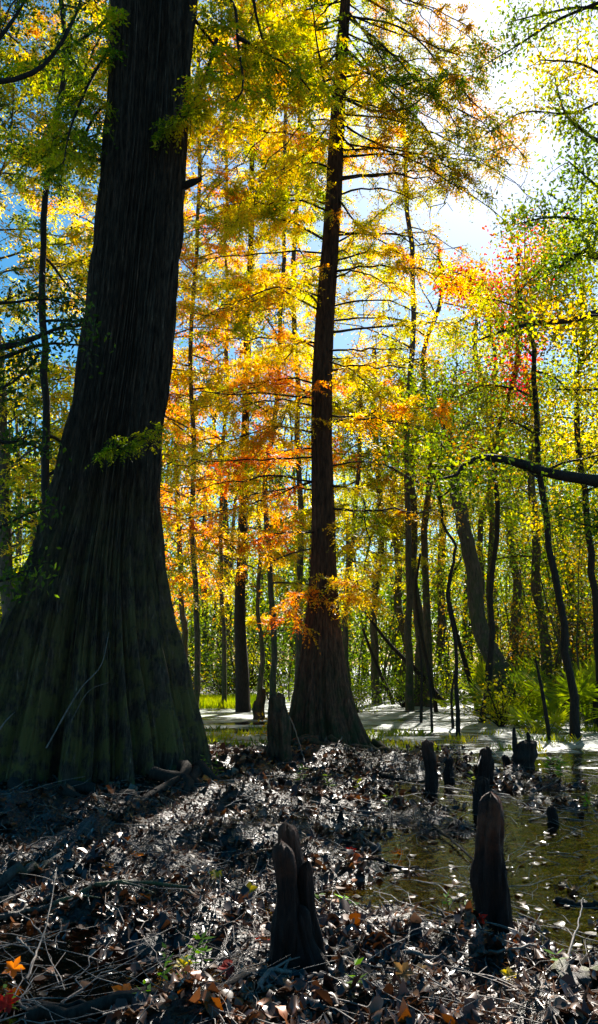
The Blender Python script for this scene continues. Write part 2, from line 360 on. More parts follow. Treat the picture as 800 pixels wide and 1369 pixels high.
# ------------------------------------------------------------------ fluted cypress trunks
def fluted(outline, Yd, nflute, name, mat, parent, seed, seg, rows, amp0, zamp, top_extra=None, tex=0.012):
    """outline: (py, left px, right px) from top to bottom"""
    zl, cx, rr = [], [], []
    for py, l, r_ in outline:
        a_, b_ = at(l, py, Yd), at(r_, py, Yd); zl.append((a_[2] + b_[2]) / 2); cx.append((a_[0] + b_[0]) / 2); rr.append((b_[0] - a_[0]) / 2 * .955)
    if top_extra: zl = [top_extra[0]] + zl; cx = [top_extra[1]] + cx; rr = [top_extra[2]] + rr
    zl, cx, rr = map(np.array, (zl[::-1], cx[::-1], rr[::-1]))
    u = np.linspace(0, 1, rows) ** 1.35; z = zl[0] + (zl[-1] - zl[0]) * u
    def sm(v):
        t = np.interp(z, zl, v)
        kx = max(3, rows // 40) | 1; pad = np.pad(t, kx, mode='edge'); ker = np.ones(kx) / kx
        return np.convolve(np.convolve(pad, ker, 'same'), ker, 'same')[kx:-kx]
    cxs, rs = sm(cx), sm(rr)
    rg = np.random.default_rng(seed); th = np.arange(seg) / seg * 2 * math.pi
    TH, ZZ = np.meshgrid(th, z)
    wv = lambda f, p, zf: np.sin(f * TH + p + zf * ZZ)
    warp = 0.55 * wv(1, rg.uniform(0, 6), 0.08) / 1 + 0.25 * wv(2, rg.uniform(0, 6), -0.12) + 0.10 * wv(5, rg.uniform(0, 6), 0.3)
    warp = warp + 0.16 * np.sin(3 * TH + rg.uniform(0, 6)) + 0.07 * np.sin(7 * TH + rg.uniform(0, 6) + .2 * ZZ) + 0.02 * np.sin(1.9 * ZZ + 3 * TH)
    ph = nflute * (TH + warp) / 2
    ridge = np.abs(np.sin(ph)) ** 0.55
    ridge2 = np.abs(np.sin(nflute * 1.0 * (TH + warp * 0.9) + 1.3)) ** 0.7
    A = amp0 * np.exp(-np.maximum(ZZ, 0) / zamp) + 0.03
    depthmod = 0.65 + 0.35 * wv(3, rg.uniform(0, 6), 0.1)
    prof = 1 - A * depthmod * (1 - ridge) - A * 0.34 * (1 - ridge2) - 0.5 * A * np.exp(-(np.angle(np.exp(1j * (TH + 1.52 + .03 * np.sin(ZZ)))) / .07) ** 2)
    r_ = rs[:, None] * prof
    Pn = np.stack([np.cos(TH) * 9, np.sin(TH) * 9, ZZ * 0.45], axis=-1).reshape(-1, 3)
    # furrowed bark: long narrow vertical strips
    bk = np.abs(fbm(Pn * np.array([1.5, 1.5, .3]), 0.9, 3, 1, 0.7)).reshape(TH.shape)
    r_ = r_ + tex * (bk - 0.9)
    V = np.stack([cxs[:, None] + r_ * np.cos(TH), Yd + r_ * np.sin(TH), ZZ], axis=-1)
    V[..., 1] += 0.0
    mesh_obj(name, V, grid_quads(rows, seg, True), mat, parent)
    return np.stack([cxs, np.full(rows, Yd), z], axis=-1), rs

# big cypress ------------------------------------------------------
YB = 10.6
ob = [(0, 155, 258), (120, 150, 250), (250, 140, 245), (340, 128, 238), (430, 118, 231), (500, 107, 225), (560, 95, 219), (620, 80, 215), (680, 64, 214),
      (740, 42, 219), (790, 20, 228), (850, -6, 243), (900, -28, 257), (950, -50, 271), (1000, -72, 285), (1050, -95, 298), (1080, -105, 304)]
base = np.array([at(130, 1060, YB)[0], YB, 0.0])
big = empty('cypress_tree', base, 'huge dark bald cypress with wide fluted mossy base, filling the left of the picture', 'tree', 'bald cypresses in the swamp')
bigpath, bigr = fluted(ob, YB, 13, 'trunk', M['bark_big'], big, 3, 700, 520, 0.50, 2.9, (21.0, at(225, 0, YB)[0] + .8, 0.28), tex=0.034)
mb = MB(); st = at(240, 250, YB); mb.tube(smooth_path([st - [0.25, 0, 0.06], st, at(258, 244, YB - .05), at(270, 239, YB - .1)], 9), [.16, .13, .10, .075, .06, .055, .045, .035, .02], 9, 0.14); mb.tube(np.array([at(262, 243, YB - .05), at(270, 236, YB - .05), at(277, 231, YB - .08)]), [.02, .013, .004], 5)
mb.build('broken_branch', M['bark_thin'], big)
def branch(px_path, Ys, r0, r1, parent, mat=None, palette=None, bias=0.5, style='cy', ntw=10, Ltw=0.8, sub=3, nspray=11, leaf=(0.11, 0.03), n=14, name='branch', spread=0.22, k=1, sprayL=0.28, seg=6, start=0.0, twigr=0.008, jitter=0.0):
    Ys = np.interp(np.linspace(0, 1, len(px_path)), np.linspace(0, 1, len(Ys)), Ys)
    q = smooth_path([at(p[0], p[1], y) for p, y in zip(px_path, Ys)], n)
    q = q + jitter * rng.normal(size=q.shape) * np.linspace(0, 1, n)[:, None]
    mb = MB(); mb.tube(q, np.linspace(r0, r1, n), seg, 0.09)
    if palette is None:
        return mb.build(name, mat or M['bark_thin'], parent)
    i0 = int(start * n)
    a_, b_ = twig_fill(q[i0:], lambda t: Ltw * (1.1 - 0.5 * t), ntw, wood=mb, r=twigr, sub=sub, up=0.0 if style == 'cy' else 0.2)
    o = mb.build(name, mat or M['bark_thin'], parent)
    if style == 'cy': V, Q, B = sprays(a_, b_, sprayL, nspray, *leaf)
    else: a_ = np.repeat(a_, nspray, axis=0); V, Q, B = ovals(a_, leaf[0], leaf[1], sprayL * 0.5)
    C = ramp(palette, clump_v(B, 1.4, bias, spread, k=k)) * rng.uniform(0.75, 1.2, (len(B), 1))
    mesh_obj('foliage', V, Q, M['leaf'] if style == 'cy' else M['broad'], o, C)
    return o
# sprig on the big trunk
branch([(196, 606), (205, 588), (214, 576), (220, 568)], [YB - 1.0, YB - 1.25], .012, .005, big, palette=YGREEN, bias=.5, ntw=6, Ltw=.25, sub=2, nspray=8, leaf=(.06, .022), name='sprig', sprayL=.12, twigr=.003)
branch([(205, 592), (190, 588), (165, 596), (135, 600)], [YB - 1.05, YB - 1.35], .010, .003, big, palette=YGREEN, bias=.45, ntw=12, Ltw=.30, sub=2, nspray=9, leaf=(.065, .024), name='sprig', sprayL=.14, twigr=.004, start=.2)
branch([(95, 965), (118, 925), (146, 912)], [YB - 1.6, YB - 1.8], .006, .002, big, mat=M['twig'], name='twig')
branch([(62, 1000), (105, 925), (135, 890), (146, 845)], [YB - 1.7, YB - 1.5], .010, .003, big, mat=M['twig'], name='twig')
branch([(0, 975), (10, 962), (20, 952)], [YB - 2.1, YB - 2.1], .010, .003, big, mat=M['twig'], name='twig')
# hanging branches out of its high crown
for pth, ys, pl, bs in [
    ([(256, 20), (275, 45), (295, 70), (330, 110), (375, 150)], (YB, YB + .8), GOLD, .35),
    ([(258, -30), (310, 0), (318, 60), (325, 118), (300, 150)], (YB, YB - 1), GOLD, .3),
    ([(318, 50), (350, 68), (390, 92), (430, 140)], (YB - .6, YB), YGREEN, .7),
    ([(330, -60), (345, 30), (370, 95), (400, 130)], (YB, YB + 1), GOLD, .3),
    ([(290, 52), (272, 110), (250, 150), (244, 160)], (YB - .3, YB - .6), YGREEN, .7),
    ([(155, 15), (120, 45), (60, 80), (0, 110)], (YB, YB - 1.5), YGREEN, .5),
    ([(150, 60), (120, 110), (95, 170), (85, 220)], (YB, YB - 1), YGREEN, .35),
    ([(150, 140), (130, 150), (100, 200), (60, 225)], (YB, YB + .8), DARK, .6),
    ([(145, 215), (110, 210), (60, 200), (10, 190)], (YB, YB + 1.2), YGREEN, .5)]:
    branch(pth, ys, .030, .008, big, palette=pl, bias=bs, ntw=14, Ltw=.7, sub=3, nspray=11)
top = bigpath[bigpath[:, 2] > 11]
wd, V, Q, C = crown_parts(np.array([top[0], top[len(top) // 2], top[-1]]), 12.5, 4.0, 26, 'cy', GOLD, ntw=8, sub=2, nspray=9, leaf=(.16, .045), bias=.4, wood_r=.06)
wd.build('limbs', M['bark_thin'], big); mesh_obj('crown', V, Q, M['leaf'], big, C)

# middle cypress ---------------------------------------------------
YC = 14.8
oc = [(-60, 462, 470), (0, 456, 468), (140, 443, 462), (250, 437, 457), (340, 430, 452), (420, 423, 447), (500, 418, 444), (600, 417, 444), (700, 417, 449), (760, 416, 450),
      (800, 412, 453), (850, 405, 458), (900, 396, 466), (950, 386, 479), (980, 379, 493), (1000, 373, 505), (1015, 369, 512)]
mid = empty('cypress_tree', (at(435, 1005, YC)[0], YC, 0.0), 'slender cypress with flared reddish base standing mid picture in front of the pond', 'tree', 'bald cypresses in the swamp')
midpath, midr = fluted(oc, YC, 11, 'trunk', M['bark_mid'], mid, 8, 420, 420, 0.42, 1.3, (19.0, at(470, -80, YC)[0] + .2, 0.05), tex=0.008)
def tc_(py): return float(np.interp(py, [0, 140, 250, 340, 500, 700, 760], [462, 452, 447, 441, 431, 433, 433]))
midbr = [
    (20, [(540, 40), (610, 110), (668, 195)], YC - 1.6, OLIVE, .8, .024), (90, [(540, 110), (620, 150), (695, 172)], YC - .6, OLIVE, .9, .022), (210, [(560, 205), (640, 216), (705, 200)], YC + .8, OLIVE, .7, .022), (-40, [(520, -10), (590, 15), (650, 55)], YC - 1, OLIVE, .9, .018), # (start y, path of offsets px, depth end, palette, bias)
    (238, [(520, 232), (570, 226), (632, 212)], YC + .3, OLIVE, .8, .030), (130, [(520, 150), (580, 120), (640, 90)], YC - 1.5, OLIVE, .55, .028),
    (60, [(520, 120), (570, 175), (600, 225)], YC - 1, OLIVE, .5, .028), (20, [(510, 60), (580, 130), (640, 190)], YC - 2, OLIVE, .45, .028),
    (40, [(500, 100), (530, 160), (555, 210)], YC + 1, OLIVE, .55, .022), (-20, [(540, 30), (600, 70), (660, 80)], YC + .5, OLIVE, .5, .026),
    (10, [(500, 60), (530, 110), (620, 100)], YC - 2.5, DARK, .8, .025), (160, [(500, 190), (590, 220), (640, 260)], YC - 1, OLIVE, .7, .022),
    (175, [(480, 200), (520, 175), (590, 130)], YC + 1.4, GOLD, .7, .022),
    (330, [(490, 300), (540, 262), (600, 250)], YC + 1.5, GOLD, .4, .022), (250, [(470, 290), (520, 330), (550, 345)], YC - .8, GOLD, .65, .022),
    (365, [(500, 355), (570, 362), (650, 375)], YC - 1.2, GOLD, .5, .026), (350, [(460, 335), (490, 372), (560, 395)], YC + 1.6, YGREEN, .7, .018),
    (445, [(520, 435), (590, 432), (660, 415)], YC + 1.0, GOLD, .5, .024), (480, [(480, 478), (530, 472)], YC + .5, GOLD, .6, .014),
    (482, [(470, 495), (510, 530), (560, 545)], YC - 1.2, GOLD, .4, .018), (555, [(480, 556), (530, 540), (600, 550)], YC - .5, GOLD, .75, .020),
    (650, [(465, 652), (485, 668), (492, 720), (488, 765)], YC - .8, YGREEN, .8, .022), (795, [(465, 795), (475, 780), (488, 790)], YC - .8, GOLD, .6, .02),
    (790, [(400, 800), (385, 825)], YC - .5, ORANGE, .5, .020),
    (100, [(400, 120), (340, 130), (280, 150)], YC + .8, GOLD, .4, .026), (190, [(400, 180), (330, 172), (245, 165)], YC + 1.5, GOLD, .75, .026),
    (285, [(400, 268), (350, 272), (300, 300)], YC - .8, YGREEN, .85, .022), (325, [(390, 298), (330, 292), (240, 312)], YC + .5, GOLD, .6, .026),
    (415, [(400, 385), (350, 372), (290, 375)], YC + 1.2, GOLD, .6, .024), (420, [(380, 392), (340, 402), (250, 425)], YC - .9, GOLD, .75, .022),
    (470, [(400, 458), (380, 480), (330, 488)], YC + .8, GOLD, .9, .02), (535, [(400, 520), (350, 512), (250, 535)], YC + 1.8, ORANGE, .35, .024),
    (520, [(390, 540), (370, 572), (340, 590)], YC - .7, ORANGE, .3, .018), (712, [(380, 712), (330, 725), (262, 715)], YC - 1.2, ORANGE, .45, .024),
    (600, [(390, 600), (340, 612), (290, 640)], YC + 1.6, ORANGE, .75, .02), (640, [(380, 655), (320, 680), (235, 700)], YC + 1.0, ORANGE, .5, .022),
    (30, [(420, 40), (370, 30), (300, 10)], YC + 1, GOLD, .3, .025), (60, [(430, 90), (390, 70), (330, 60)], YC - 1.2, YGREEN, .8, .025),
    (-10, [(430, 20), (400, 60), (380, 110)], YC + .6, GOLD, .5, .02), (150, [(430, 180), (400, 215), (350, 240)], YC - 1, YGREEN, .9, .02),
]
for i, (sy, pts, ye, pl, bs, r0) in enumerate(midbr):
    branch([(tc_(sy), sy)] + pts, (YC, ye), r0 * 1.1, .006, mid, palette=pl, bias=bs - .08, ntw=(19 if (pts[-1][0] < 400 and 230 < sy < 620) else 13) if len(pts) > 2 else 8, Ltw=.85, sub=3, nspray=11, leaf=(.11, .028), k=i % 7, start=.12, jitter=.05)

for i in range(40):
    sy = -60 + i * 19 + random.uniform(-8, 8); sg = 1 if (i * 7) % 3 else -1
    if sy > 520: sg = -sg
    Lp = random.uniform(90, 230) * (1.25 if sy < 250 and sg > 0 else 1); up_ = random.uniform(-30, 12) if sy > 200 else random.uniform(0, 70); dr = random.uniform(-5, 55) if sy > 200 else random.uniform(40, 130); x0 = tc_(sy)
    branch([(x0, sy), (x0 + sg * Lp * .33, sy + up_ * .5), (x0 + sg * Lp * .7, sy + up_ * .5 + dr * .45), (x0 + sg * Lp, sy + up_ * .5 + dr)], (YC, YC + random.uniform(-2, 2)), .022, .005, mid, palette=OLIVE if sg > 0 else GOLD, bias=random.uniform(.4, .9), ntw=9, Ltw=.65, sub=1, nspray=4, leaf=(.09, .025), k=i % 7, start=.1, jitter=.05, twigr=.009)
for (cx0, cy0, rr0, par, mt, hh) in ((base[0] - .2, YB, 2.0, big, 'bark_thin', 11), (at(437, 1005, YC)[0], YC, .95, mid, 'bark_mid', 9)):
    for i in range(hh):
        a0 = R(200 + 150 * (i + random.random() * .6) / hh); Lr = random.uniform(.7, 1.6) * (1.3 if rr0 > 1 else .8); pr = []
        for t in np.linspace(0, 1, 9):
            rd = rr0 * .86 + Lr * t; aa = a0 + .25 * math.sin(t * 4 + i); xx, yy = cx0 + rd * math.cos(aa), cy0 + rd * math.sin(aa); pr.append([xx, yy, max(hz(xx, yy), -.03) + .10 * (1 - t) ** 2 - .03 * t])
        mb = MB(); mb.tube(smooth_path(pr, 16), np.linspace(.075 if rr0 > 1 else .06, .012, 16), 8, .08); mb.build('root', M[mt], par)
mt_ = midpath[midpath[:, 2] > 11.5]
wd, V, Q, C = crown_parts(np.array([mt_[0], mt_[len(mt_) // 2], mt_[-1]]), 12.2, 3.0, 16, 'cy', YGREEN, ntw=8, sub=2, nspray=10, leaf=(.13, .035), bias=.7, wood_r=.03, sprayL=.3)
wd.build('limbs', M['bark_thin'], mid); mesh_obj('crown', V, Q, M['leaf'], mid, C)
# snag leaning on the middle cypress, knees
def lathe_lobes(lobes, name, mat, label, cat, group=None, wob=0.21, parent=None):
    """lobes: (x, y, base z, height, r base, r top, lean) -> one closed gnarled mesh"""
    mb = MB()
    for (x, y, zb, h, rb, rt, lean) in lobes:
        n, s = 34, 40; u = np.linspace(0, 1, n); th = np.arange(s) / s * 2 * math.pi
        r = (rb + (rt - rb) * u ** 0.8) * (1 + .10 * np.sin(u * 7 + x * 9) + .06 * np.sin(u * 17 + y * 9)); cap = np.clip((1 - u) / random.uniform(.05, .12), 0, 1); r = r * np.sqrt(1 - (1 - cap) ** 2 * 0.999)
        TH, U = np.meshgrid(th, u); sd = random.uniform(0, 50)
        P = np.stack([np.cos(TH) * 1.2 + sd, np.sin(TH) * 1.2, U * h / max(rb, .03) * 0.16], -1).reshape(-1, 3)
        nn = (fbm(P, 2.0, 5, 2, .62)).reshape(TH.shape)
        fl = np.abs(np.sin(3.5 * TH + sd + 1.2 * np.sin(TH + sd))) ** .6
        rr = r[:, None] * (1 + wob * nn * .6 - .22 * (1 - fl) * (1 - U * .5))
        zz = zb + U * h + np.clip(U - .75, 0, 1) * .35 * nn * max(rb, .03)
        V = np.stack([x + rr * np.cos(TH) + lean * U ** 1.5 * h + rb * .25 * np.sin(U * 5 + x * 20) * U, y + rr * np.sin(TH), zz], -1)
        mb.add(V, grid_quads(n, s, True))
    o = mb.build(name, mat, parent, origin=None if parent is not None else (lobes[0][0], lobes[0][1], lobes[0][2]))
    if label: tag(o, label, cat, group)
    return o
KG = 'cypress knees rising from the mud'
def knee(px, pyb, pyt, wb, wt, label, extra=(), lean=0.0, mat='knee'):
    p = gnd(px, pyb, 0.0); Yk = p[1]; m = m_per_px(math.hypot(Yk, 1)); top = at(px, pyt, Yk)[2]
    zb = min(-0.05, hz(p[0], p[1]) - 0.08)
    wb *= .84; wt *= .84
    L = [(p[0], Yk, zb, top - zb, wb * m / 2, wt * m / 2, lean)]
    for dx, dyd, pt, w1, w2 in extra:
        t2 = at(px + dx, pt, Yk + dyd)[2]; L.append((at(px + dx, pyb, Yk + dyd)[0], Yk + dyd, zb, t2 - zb, w1 * m / 2, w2 * m / 2, lean * .5))
    return lathe_lobes(L, 'cypress_knee', M[mat], label, 'cypress knee', KG)
knee(394, 1305, 1103, 60, 26, 'tall three peaked reddish cypress knee in the foreground left of centre',
     [(-13, -.10, 1128, 48, 26), (20, -.06, 1152, 42, 13), (11, -.12, 1215, 54, 22), (-21, -.03, 1235, 32, 12)], lean=-.02)
knee(664, 1252, 1062, 64, 36, 'tall black cypress knee standing in the wet leaves on the right, largest on that side', [(8, -.05, 1165, 36, 14)], lean=-.03)
knee(576, 1061, 990, 22, 16, 'smooth rounded dark knee standing alone in water, left of the paired knees')
knee(602, 1046, 1012, 19, 13, 'short blunt knee just right of the smooth rounded knee')
knee(649, 1052, 1000, 25, 15, 'brown tipped knee with notched top behind the tallest right knee', [(5, .02, 1006, 12, 9)])
knee(650, 1088, 1040, 32, 20, 'broad stubby knee with a stick across it, directly behind the tallest right knee', [(-9, -.04, 1058, 20, 12)])
knee(311, 1029, 1001, 17, 12, 'small red brown knee beside the right edge of the huge cypress base')
knee(333, 1101, 1077, 19, 7, 'small pointed red knee on the leafy mud below the middle cypress', )
knee(281, 1112, 1086, 40, 10, 'low dark mound shaped knee near the foot of the huge cypress')
knee(457, 1106, 1084, 15, 6, 'tiny pointed knee in the litter right of the tall three peaked knee top')
knee(101, 1190, 1160, 14, 9, 'pale topped small knee beside the mossy log on the left', mat='log')
knee(90, 1202, 1180, 17, 12, 'short black knee in front of the pale topped knee by the mossy log')
knee(677, 1027, 1010, 13, 9, 'tiny black knee beside the forked stump')
knee(424, 1012, 994, 22, 16, 'squat rust coloured knee against the middle cypress base')
knee(740, 1100, 1078, 22, 12, 'low black knee in shallow water at the right edge')
knee(12, 1188, 1150, 22, 12, 'dark knee at the far left edge behind the mossy log')
knee(530, 1016, 1003, 12, 6, 'very small knee between middle cypress and smooth rounded knee')
knee(392, 1040, 1018, 16, 8, 'small dark knee in front of the leaning snag')
# forked stump
p = gnd(701, 1028); m = m_per_px(p[1]); t1, t2, t3 = at(690, 972, p[1])[2], at(707, 979, p[1])[2], at(700, 992, p[1])[2]
lathe_lobes([(p[0], p[1], -.1, t3 + .1, 14 * m, 12 * m, 0), (p[0] - 9 * m, p[1], t3 - .35, t1 - t3 + .35, 5 * m, 1.8 * m, -.02), (p[0] + 7 * m, p[1], t3 - .3, t2 - t3 + .3, 5 * m, 2.2 * m, .02)],
            'tree_stump', M['bark_thin'], 'black stump with two broken prongs like a fork standing at the pond edge', 'stump')
# snag
p = gnd(368, 1030); m = m_per_px(p[1]); T = lambda py: at(368, py, p[1])[2]
lathe_lobes([(p[0], p[1], -.1, T(928) + .1, 17 * m, 9 * m, .06), (p[0] + 8 * m, p[1] - .1, -.1, T(945) + .1, 14 * m, 9 * m, .03), (p[0] - 8 * m, p[1] - .05, -.1, T(985) + .1, 13 * m, 7 * m, .08)],
            'snag', M['bark_mid'], 'broken dark snag standing against the left side of the middle cypress', 'dead stump')
p = gnd(348, 962); m = m_per_px(p[1])
lathe_lobes([(p[0], p[1], -.3, 1.15, 11 * m, 4 * m, .0), (p[0] - 5 * m, p[1], -.3, .8, 8 * m, 3 * m, .03)], 'tree_stump', M['bark_mid'], 'small flared stump out in the pond left of the middle cypress', 'stump')

# ------------------------------------------------------------------ other trees
def tree(px_path, Yd, w0, w1, label, crown=None, mat='bark_grey', group='trees of the swamp forest', Hadd=6, name='tree', base_py=None, base_px=None, seg=10, flare=1.5):
    pts = [at(a, b, Yd) for a, b in px_path]
    b0 = pts[0].copy(); gz = hz(b0[0], Yd); b0[2] = gz - .15
    pts[0] = b0
    d = unit(pts[-1] - pts[-2]); top = pts[-1] + (d * .5 + np.array([0, 0, .6])) * Hadd * (.3 if px_path[0][0] > 500 else .7 if px_path[0][0] > 440 else 1); pts2 = pts + [top]
    q = smooth_path(pts2, 26); q[1:] += (0.02 * rng.normal(size=q[1:].shape)) * np.array([1, 1, 0]); m = m_per_px(Yd); zz_ = np.stack([q[:, 2], q[:, 2], q[:, 2]], -1); q[:, 0] += (.05 if 'cypress' in label else .12) * nz[3](zz_ + px_path[0][0], 9.0) * np.clip(q[:, 2] / 3, 0, 1)
    u = np.linspace(0, 1, 26); r = (w0 + (w1 - w0) * u) * m / 2; r = r * (1 + (flare - 1) * np.exp(-u * 14)); r[-1] = .01
    t = empty(name, (b0[0], b0[1], gz), label, 'tree', group)
    mb = MB(); mb.tube(q, r, seg, 0.05)
    mb.build('trunk', M[mat], t)
    if crown:
        c = dict(crown); h0 = c.pop('h0'); Lm = c.pop('L'); nl = c.pop('n'); st_ = c.pop('style'); pl = c.pop('pal')
        nl = int(nl * ((.30 if Yd > 25 and px_path[0][0] > 500 else .45) if st_ == 'br' else .62))
        wd, V, Q, C = crown_parts(q, h0, Lm, nl, st_, pl, **c)
        wd.build('limbs', M[mat], t)
        mesh_obj('crown', V, Q, M['leaf'] if st_ == 'cy' else M['broad'], t, C)
    return t
CY = dict(style='cy', leaf=(.17, .05), ntw=9, sub=3, nspray=9, sprayL=.42, top_taper=.5, el=(-.1, .7))
BR = dict(style='br', leaf=(.12, .07), ntw=8, sub=3, nspray=6, sprayL=.6, el=(-.1, .9), top_taper=.55)
def cw(b, **k): d = dict(b); d.update(k); return d
# left of and behind the big cypress
tree([(72, 1000), (68, 700), (62, 500), (58, 330), (72, 150)], 13.5, 12, 7, 'thin dark sapling just left of the huge cypress trunk, its stem crossing the bright leaves', cw(BR, h0=3.5, L=2.4, n=22, pal=DARK, bias=.6, nspray=3, leaf=(.09, .045)), 'bark_thin', Hadd=4)
tree([(20, 980), (10, 700), (-10, 400), (-10, 100)], 19, 20, 12, 'yellow green cypress behind the huge trunk at the left edge', cw(CY, h0=4, L=5.0, n=105, pal=YGREEN, bias=.68, spread=.3), Hadd=8)
tree([(150, 960), (155, 700), (150, 300), (150, 50)], 23, 20, 10, 'golden cypress hidden mostly behind the huge trunk', cw(CY, h0=4, L=5.2, n=90, pal=GOLD, bias=.35, spread=.3), Hadd=9)
tree([(262, 938), (264, 840), (258, 600), (262, 300)], 25, 8, 5, 'thin pale trunk just right of the huge cypress base with golden leaves', cw(CY, h0=4.5, L=4.2, n=50, pal=GOLD, bias=.55, spread=.28), Hadd=7)
tree([(326, 936), (325, 800), (322, 700), (330, 500), (335, 350)], 27, 15, 7, 'dark upright trunk across the pond between the two big cypresses', cw(CY, h0=5, L=3.8, n=50, pal=ORANGE, bias=.25, spread=.3), 'bark_thin', Hadd=9)
tree([(364, 965), (365, 850), (360, 700), (372, 500), (378, 300)], 23, 8, 5, 'narrow tree close behind the middle cypress on its left', cw(CY, h0=3.4, L=3.2, n=48, pal=YGREEN, bias=.75), Hadd=7)
tree([(345, 948), (350, 880), (352, 800), (350, 700)], 29, 7, 4, 'whippy sapling rising from the pond beyond the snag', cw(CY, h0=3, L=1.8, n=16, pal=YGREEN, bias=.7), Hadd=3)
tree([(398, 950), (402, 700), (392, 400), (400, 150), (405, 0)], 25, 8, 5, 'tall golden cypress straight behind the middle one, stem half hidden by it', cw(CY, h0=8.5, L=4.8, n=54, pal=GOLD, bias=.3, spread=.3), Hadd=5)
tree([(300, 950), (296, 700), (306, 400), (300, 100)], 29, 5, 4, 'tall yellow green cypress with a high crown between the two big cypresses', cw(CY, h0=12, L=5, n=34, pal=YGREEN, bias=.65, spread=.3), Hadd=6)
tree([(548, 945), (545, 700), (552, 400), (540, 150)], 28, 9, 5, 'tall lacy cypress with sparse rusty crown below the sun', cw(CY, h0=10, L=5.2, n=22, pal=OLIVE, bias=.85, spread=.3, ntw=6, sub=2), Hadd=4)
# behind the middle tree & right
tree([(505, 935), (500, 860), (508, 700), (500, 520)], 33, 11, 6, 'straight brown trunk across the pond right of the middle cypress', cw(CY, h0=6, L=4.2, n=50, pal=YGREEN, bias=.7, cs=3), Hadd=6)
tree([(562, 945), (560, 830), (556, 700), (552, 560)], 31, 15, 9, 'thick grey trunk on the far bank behind the bent sapling', cw(BR, h0=6, L=4.0, n=40, pal=OLIVE, bias=.6), Hadd=6)
tree([(688, 950), (668, 890), (650, 845), (632, 770), (618, 700), (610, 660), (600, 600)], 24, 25, 14, 'stout brown tree leaning left on the right bank', cw(BR, h0=7.5, L=3.4, n=30, pal=GREEN, bias=.65, nspray=4), Hadd=4, flare=1.7)
tree([(614, 985), (606, 880), (598, 790), (603, 735), (585, 700), (578, 640)], 18, 5, 3, 'crooked thin dark sapling standing in the pond right of centre', cw(BR, h0=5.0, L=1.4, n=10, pal=GREEN, bias=.6, nspray=3), 'bark_thin', Hadd=2)
tree([(770, 992), (765, 930), (752, 830), (745, 720), (738, 640), (722, 540), (708, 470), (690, 420)], 17, 11, 5, 'dark curving slim tree at the right bank with bright green leaves', cw(BR, h0=5.0, L=2.8, n=24, pal=OLIVE, bias=.52, leaf=(.09, .055)), 'bark_thin', Hadd=2)
tree([(800, 960), (798, 860), (784, 740), (772, 600), (770, 450)], 20, 11, 6, 'dark trunk cut by the right edge of the picture', cw(BR, h0=4.5, L=3.2, n=40, pal=YGREEN, bias=.6), 'bark_thin', Hadd=5)
tree([(728, 930), (724, 800), (718, 700), (712, 560)], 27, 13, 8, 'upright dark trunk between the leaning tree and the curving slim tree', cw(BR, h0=5, L=3.6, n=40, pal=GREEN, bias=.6), Hadd=6)
tree([(640, 935), (648, 850), (642, 760), (655, 600), (640, 480)], 34, 10, 6, 'far straight trunk seen left of the leaning tree', cw(BR, h0=5, L=3.8, n=40, pal=YGREEN, bias=.6), Hadd=6)
tree([(683, 925), (688, 840), (690, 750), (676, 640)], 36, 14, 8, 'broad far trunk seen just right of the leaning tree', cw(BR, h0=6, L=4.0, n=44, pal=OLIVE, bias=.55), Hadd=6)
tree([(470, 940), (462, 880), (468, 760), (478, 640)], 30, 9, 5, 'thin trunk hugging the right side of the middle cypress', cw(CY, h0=5, L=3.0, n=30, pal=GOLD, bias=.3), Hadd=6)
tree([(536, 930), (540, 860), (528, 740), (530, 600)], 38, 12, 7, 'far slim trunk left of the thick grey trunk', cw(BR, h0=5, L=3.8, n=34, pal=GOLD, bias=.4), Hadd=6)
tree([(600, 925), (592, 840), (590, 720), (585, 600)], 40, 12, 7, 'far slim trunk right of the thick grey trunk', cw(BR, h0=5, L=4.0, n=36, pal=YGREEN, bias=.5), Hadd=7)
tree([(242, 925), (246, 850), (240, 780)], 31, 9, 6, 'far thin trunk beside the edge of the huge cypress', cw(CY, h0=4, L=3.2, n=34, pal=ORANGE, bias=.3), Hadd=8)
tree([(760, 925), (766, 840), (758, 740)], 30, 10, 6, 'shaded trunk behind the curving slim tree on the right', cw(BR, h0=3.5, L=3.8, n=40, pal=GREEN, bias=.6), Hadd=8)
tree([(830, 930), (835, 800), (820, 600)], 26, 20, 14, 'leafy green tree standing just beyond the right edge', cw(BR, h0=3, L=4.0, n=50, pal=YGREEN, bias=.6), Hadd=8)
# slanting dead poles across the pond
def pole(pts, Yd, w0, w1, label, mat='bark_thin'):
    q = smooth_path([at(a, b, Yd) for a, b in pts], 14); q[0][2] = min(q[0][2], hz(q[0][0], Yd) - .05); m = m_per_px(Yd)
    mb = MB(); mb.tube(q, np.linspace(w0, w1, 14) * m / 2, 6, .05)
    o = mb.build('dead_pole', M[mat], origin=q[0]); tag(o, label, 'dead sapling', 'bare dead saplings by the pond')
pole([(600, 948), (560, 900), (520, 860), (488, 818)], 30, 8, 3, 'bare pole slanting down right across the far bank, longest of the dead ones')
pole([(530, 948), (500, 880), (485, 840)], 32, 6, 3, 'bare slanting pole left of the thick grey trunk')
pole([(640, 945), (620, 880), (600, 790), (620, 740)], 28, 7, 3, 'bent bare stem beside the crooked thin sapling')
pole([(563, 972), (564, 900), (560, 850)], 22, 4, 2, 'short bare stick standing upright in the pond below the grey trunk')
pole([(578, 985), (576, 930), (572, 890)], 19, 4, 2, 'thin bare stick in the pond left of the crooked sapling')
pole([(606, 978), (604, 930), (610, 890)], 20, 4, 2, 'thin bare stick touching the crooked sapling')
pole([(652, 950), (652, 890), (655, 830)], 26, 7, 4, 'upright dark bare stem left of the leaning tree base')
pole([(735, 985), (726, 930), (716, 880)], 17, 6, 3, 'leaning bare stem left of the curving slim tree foot')
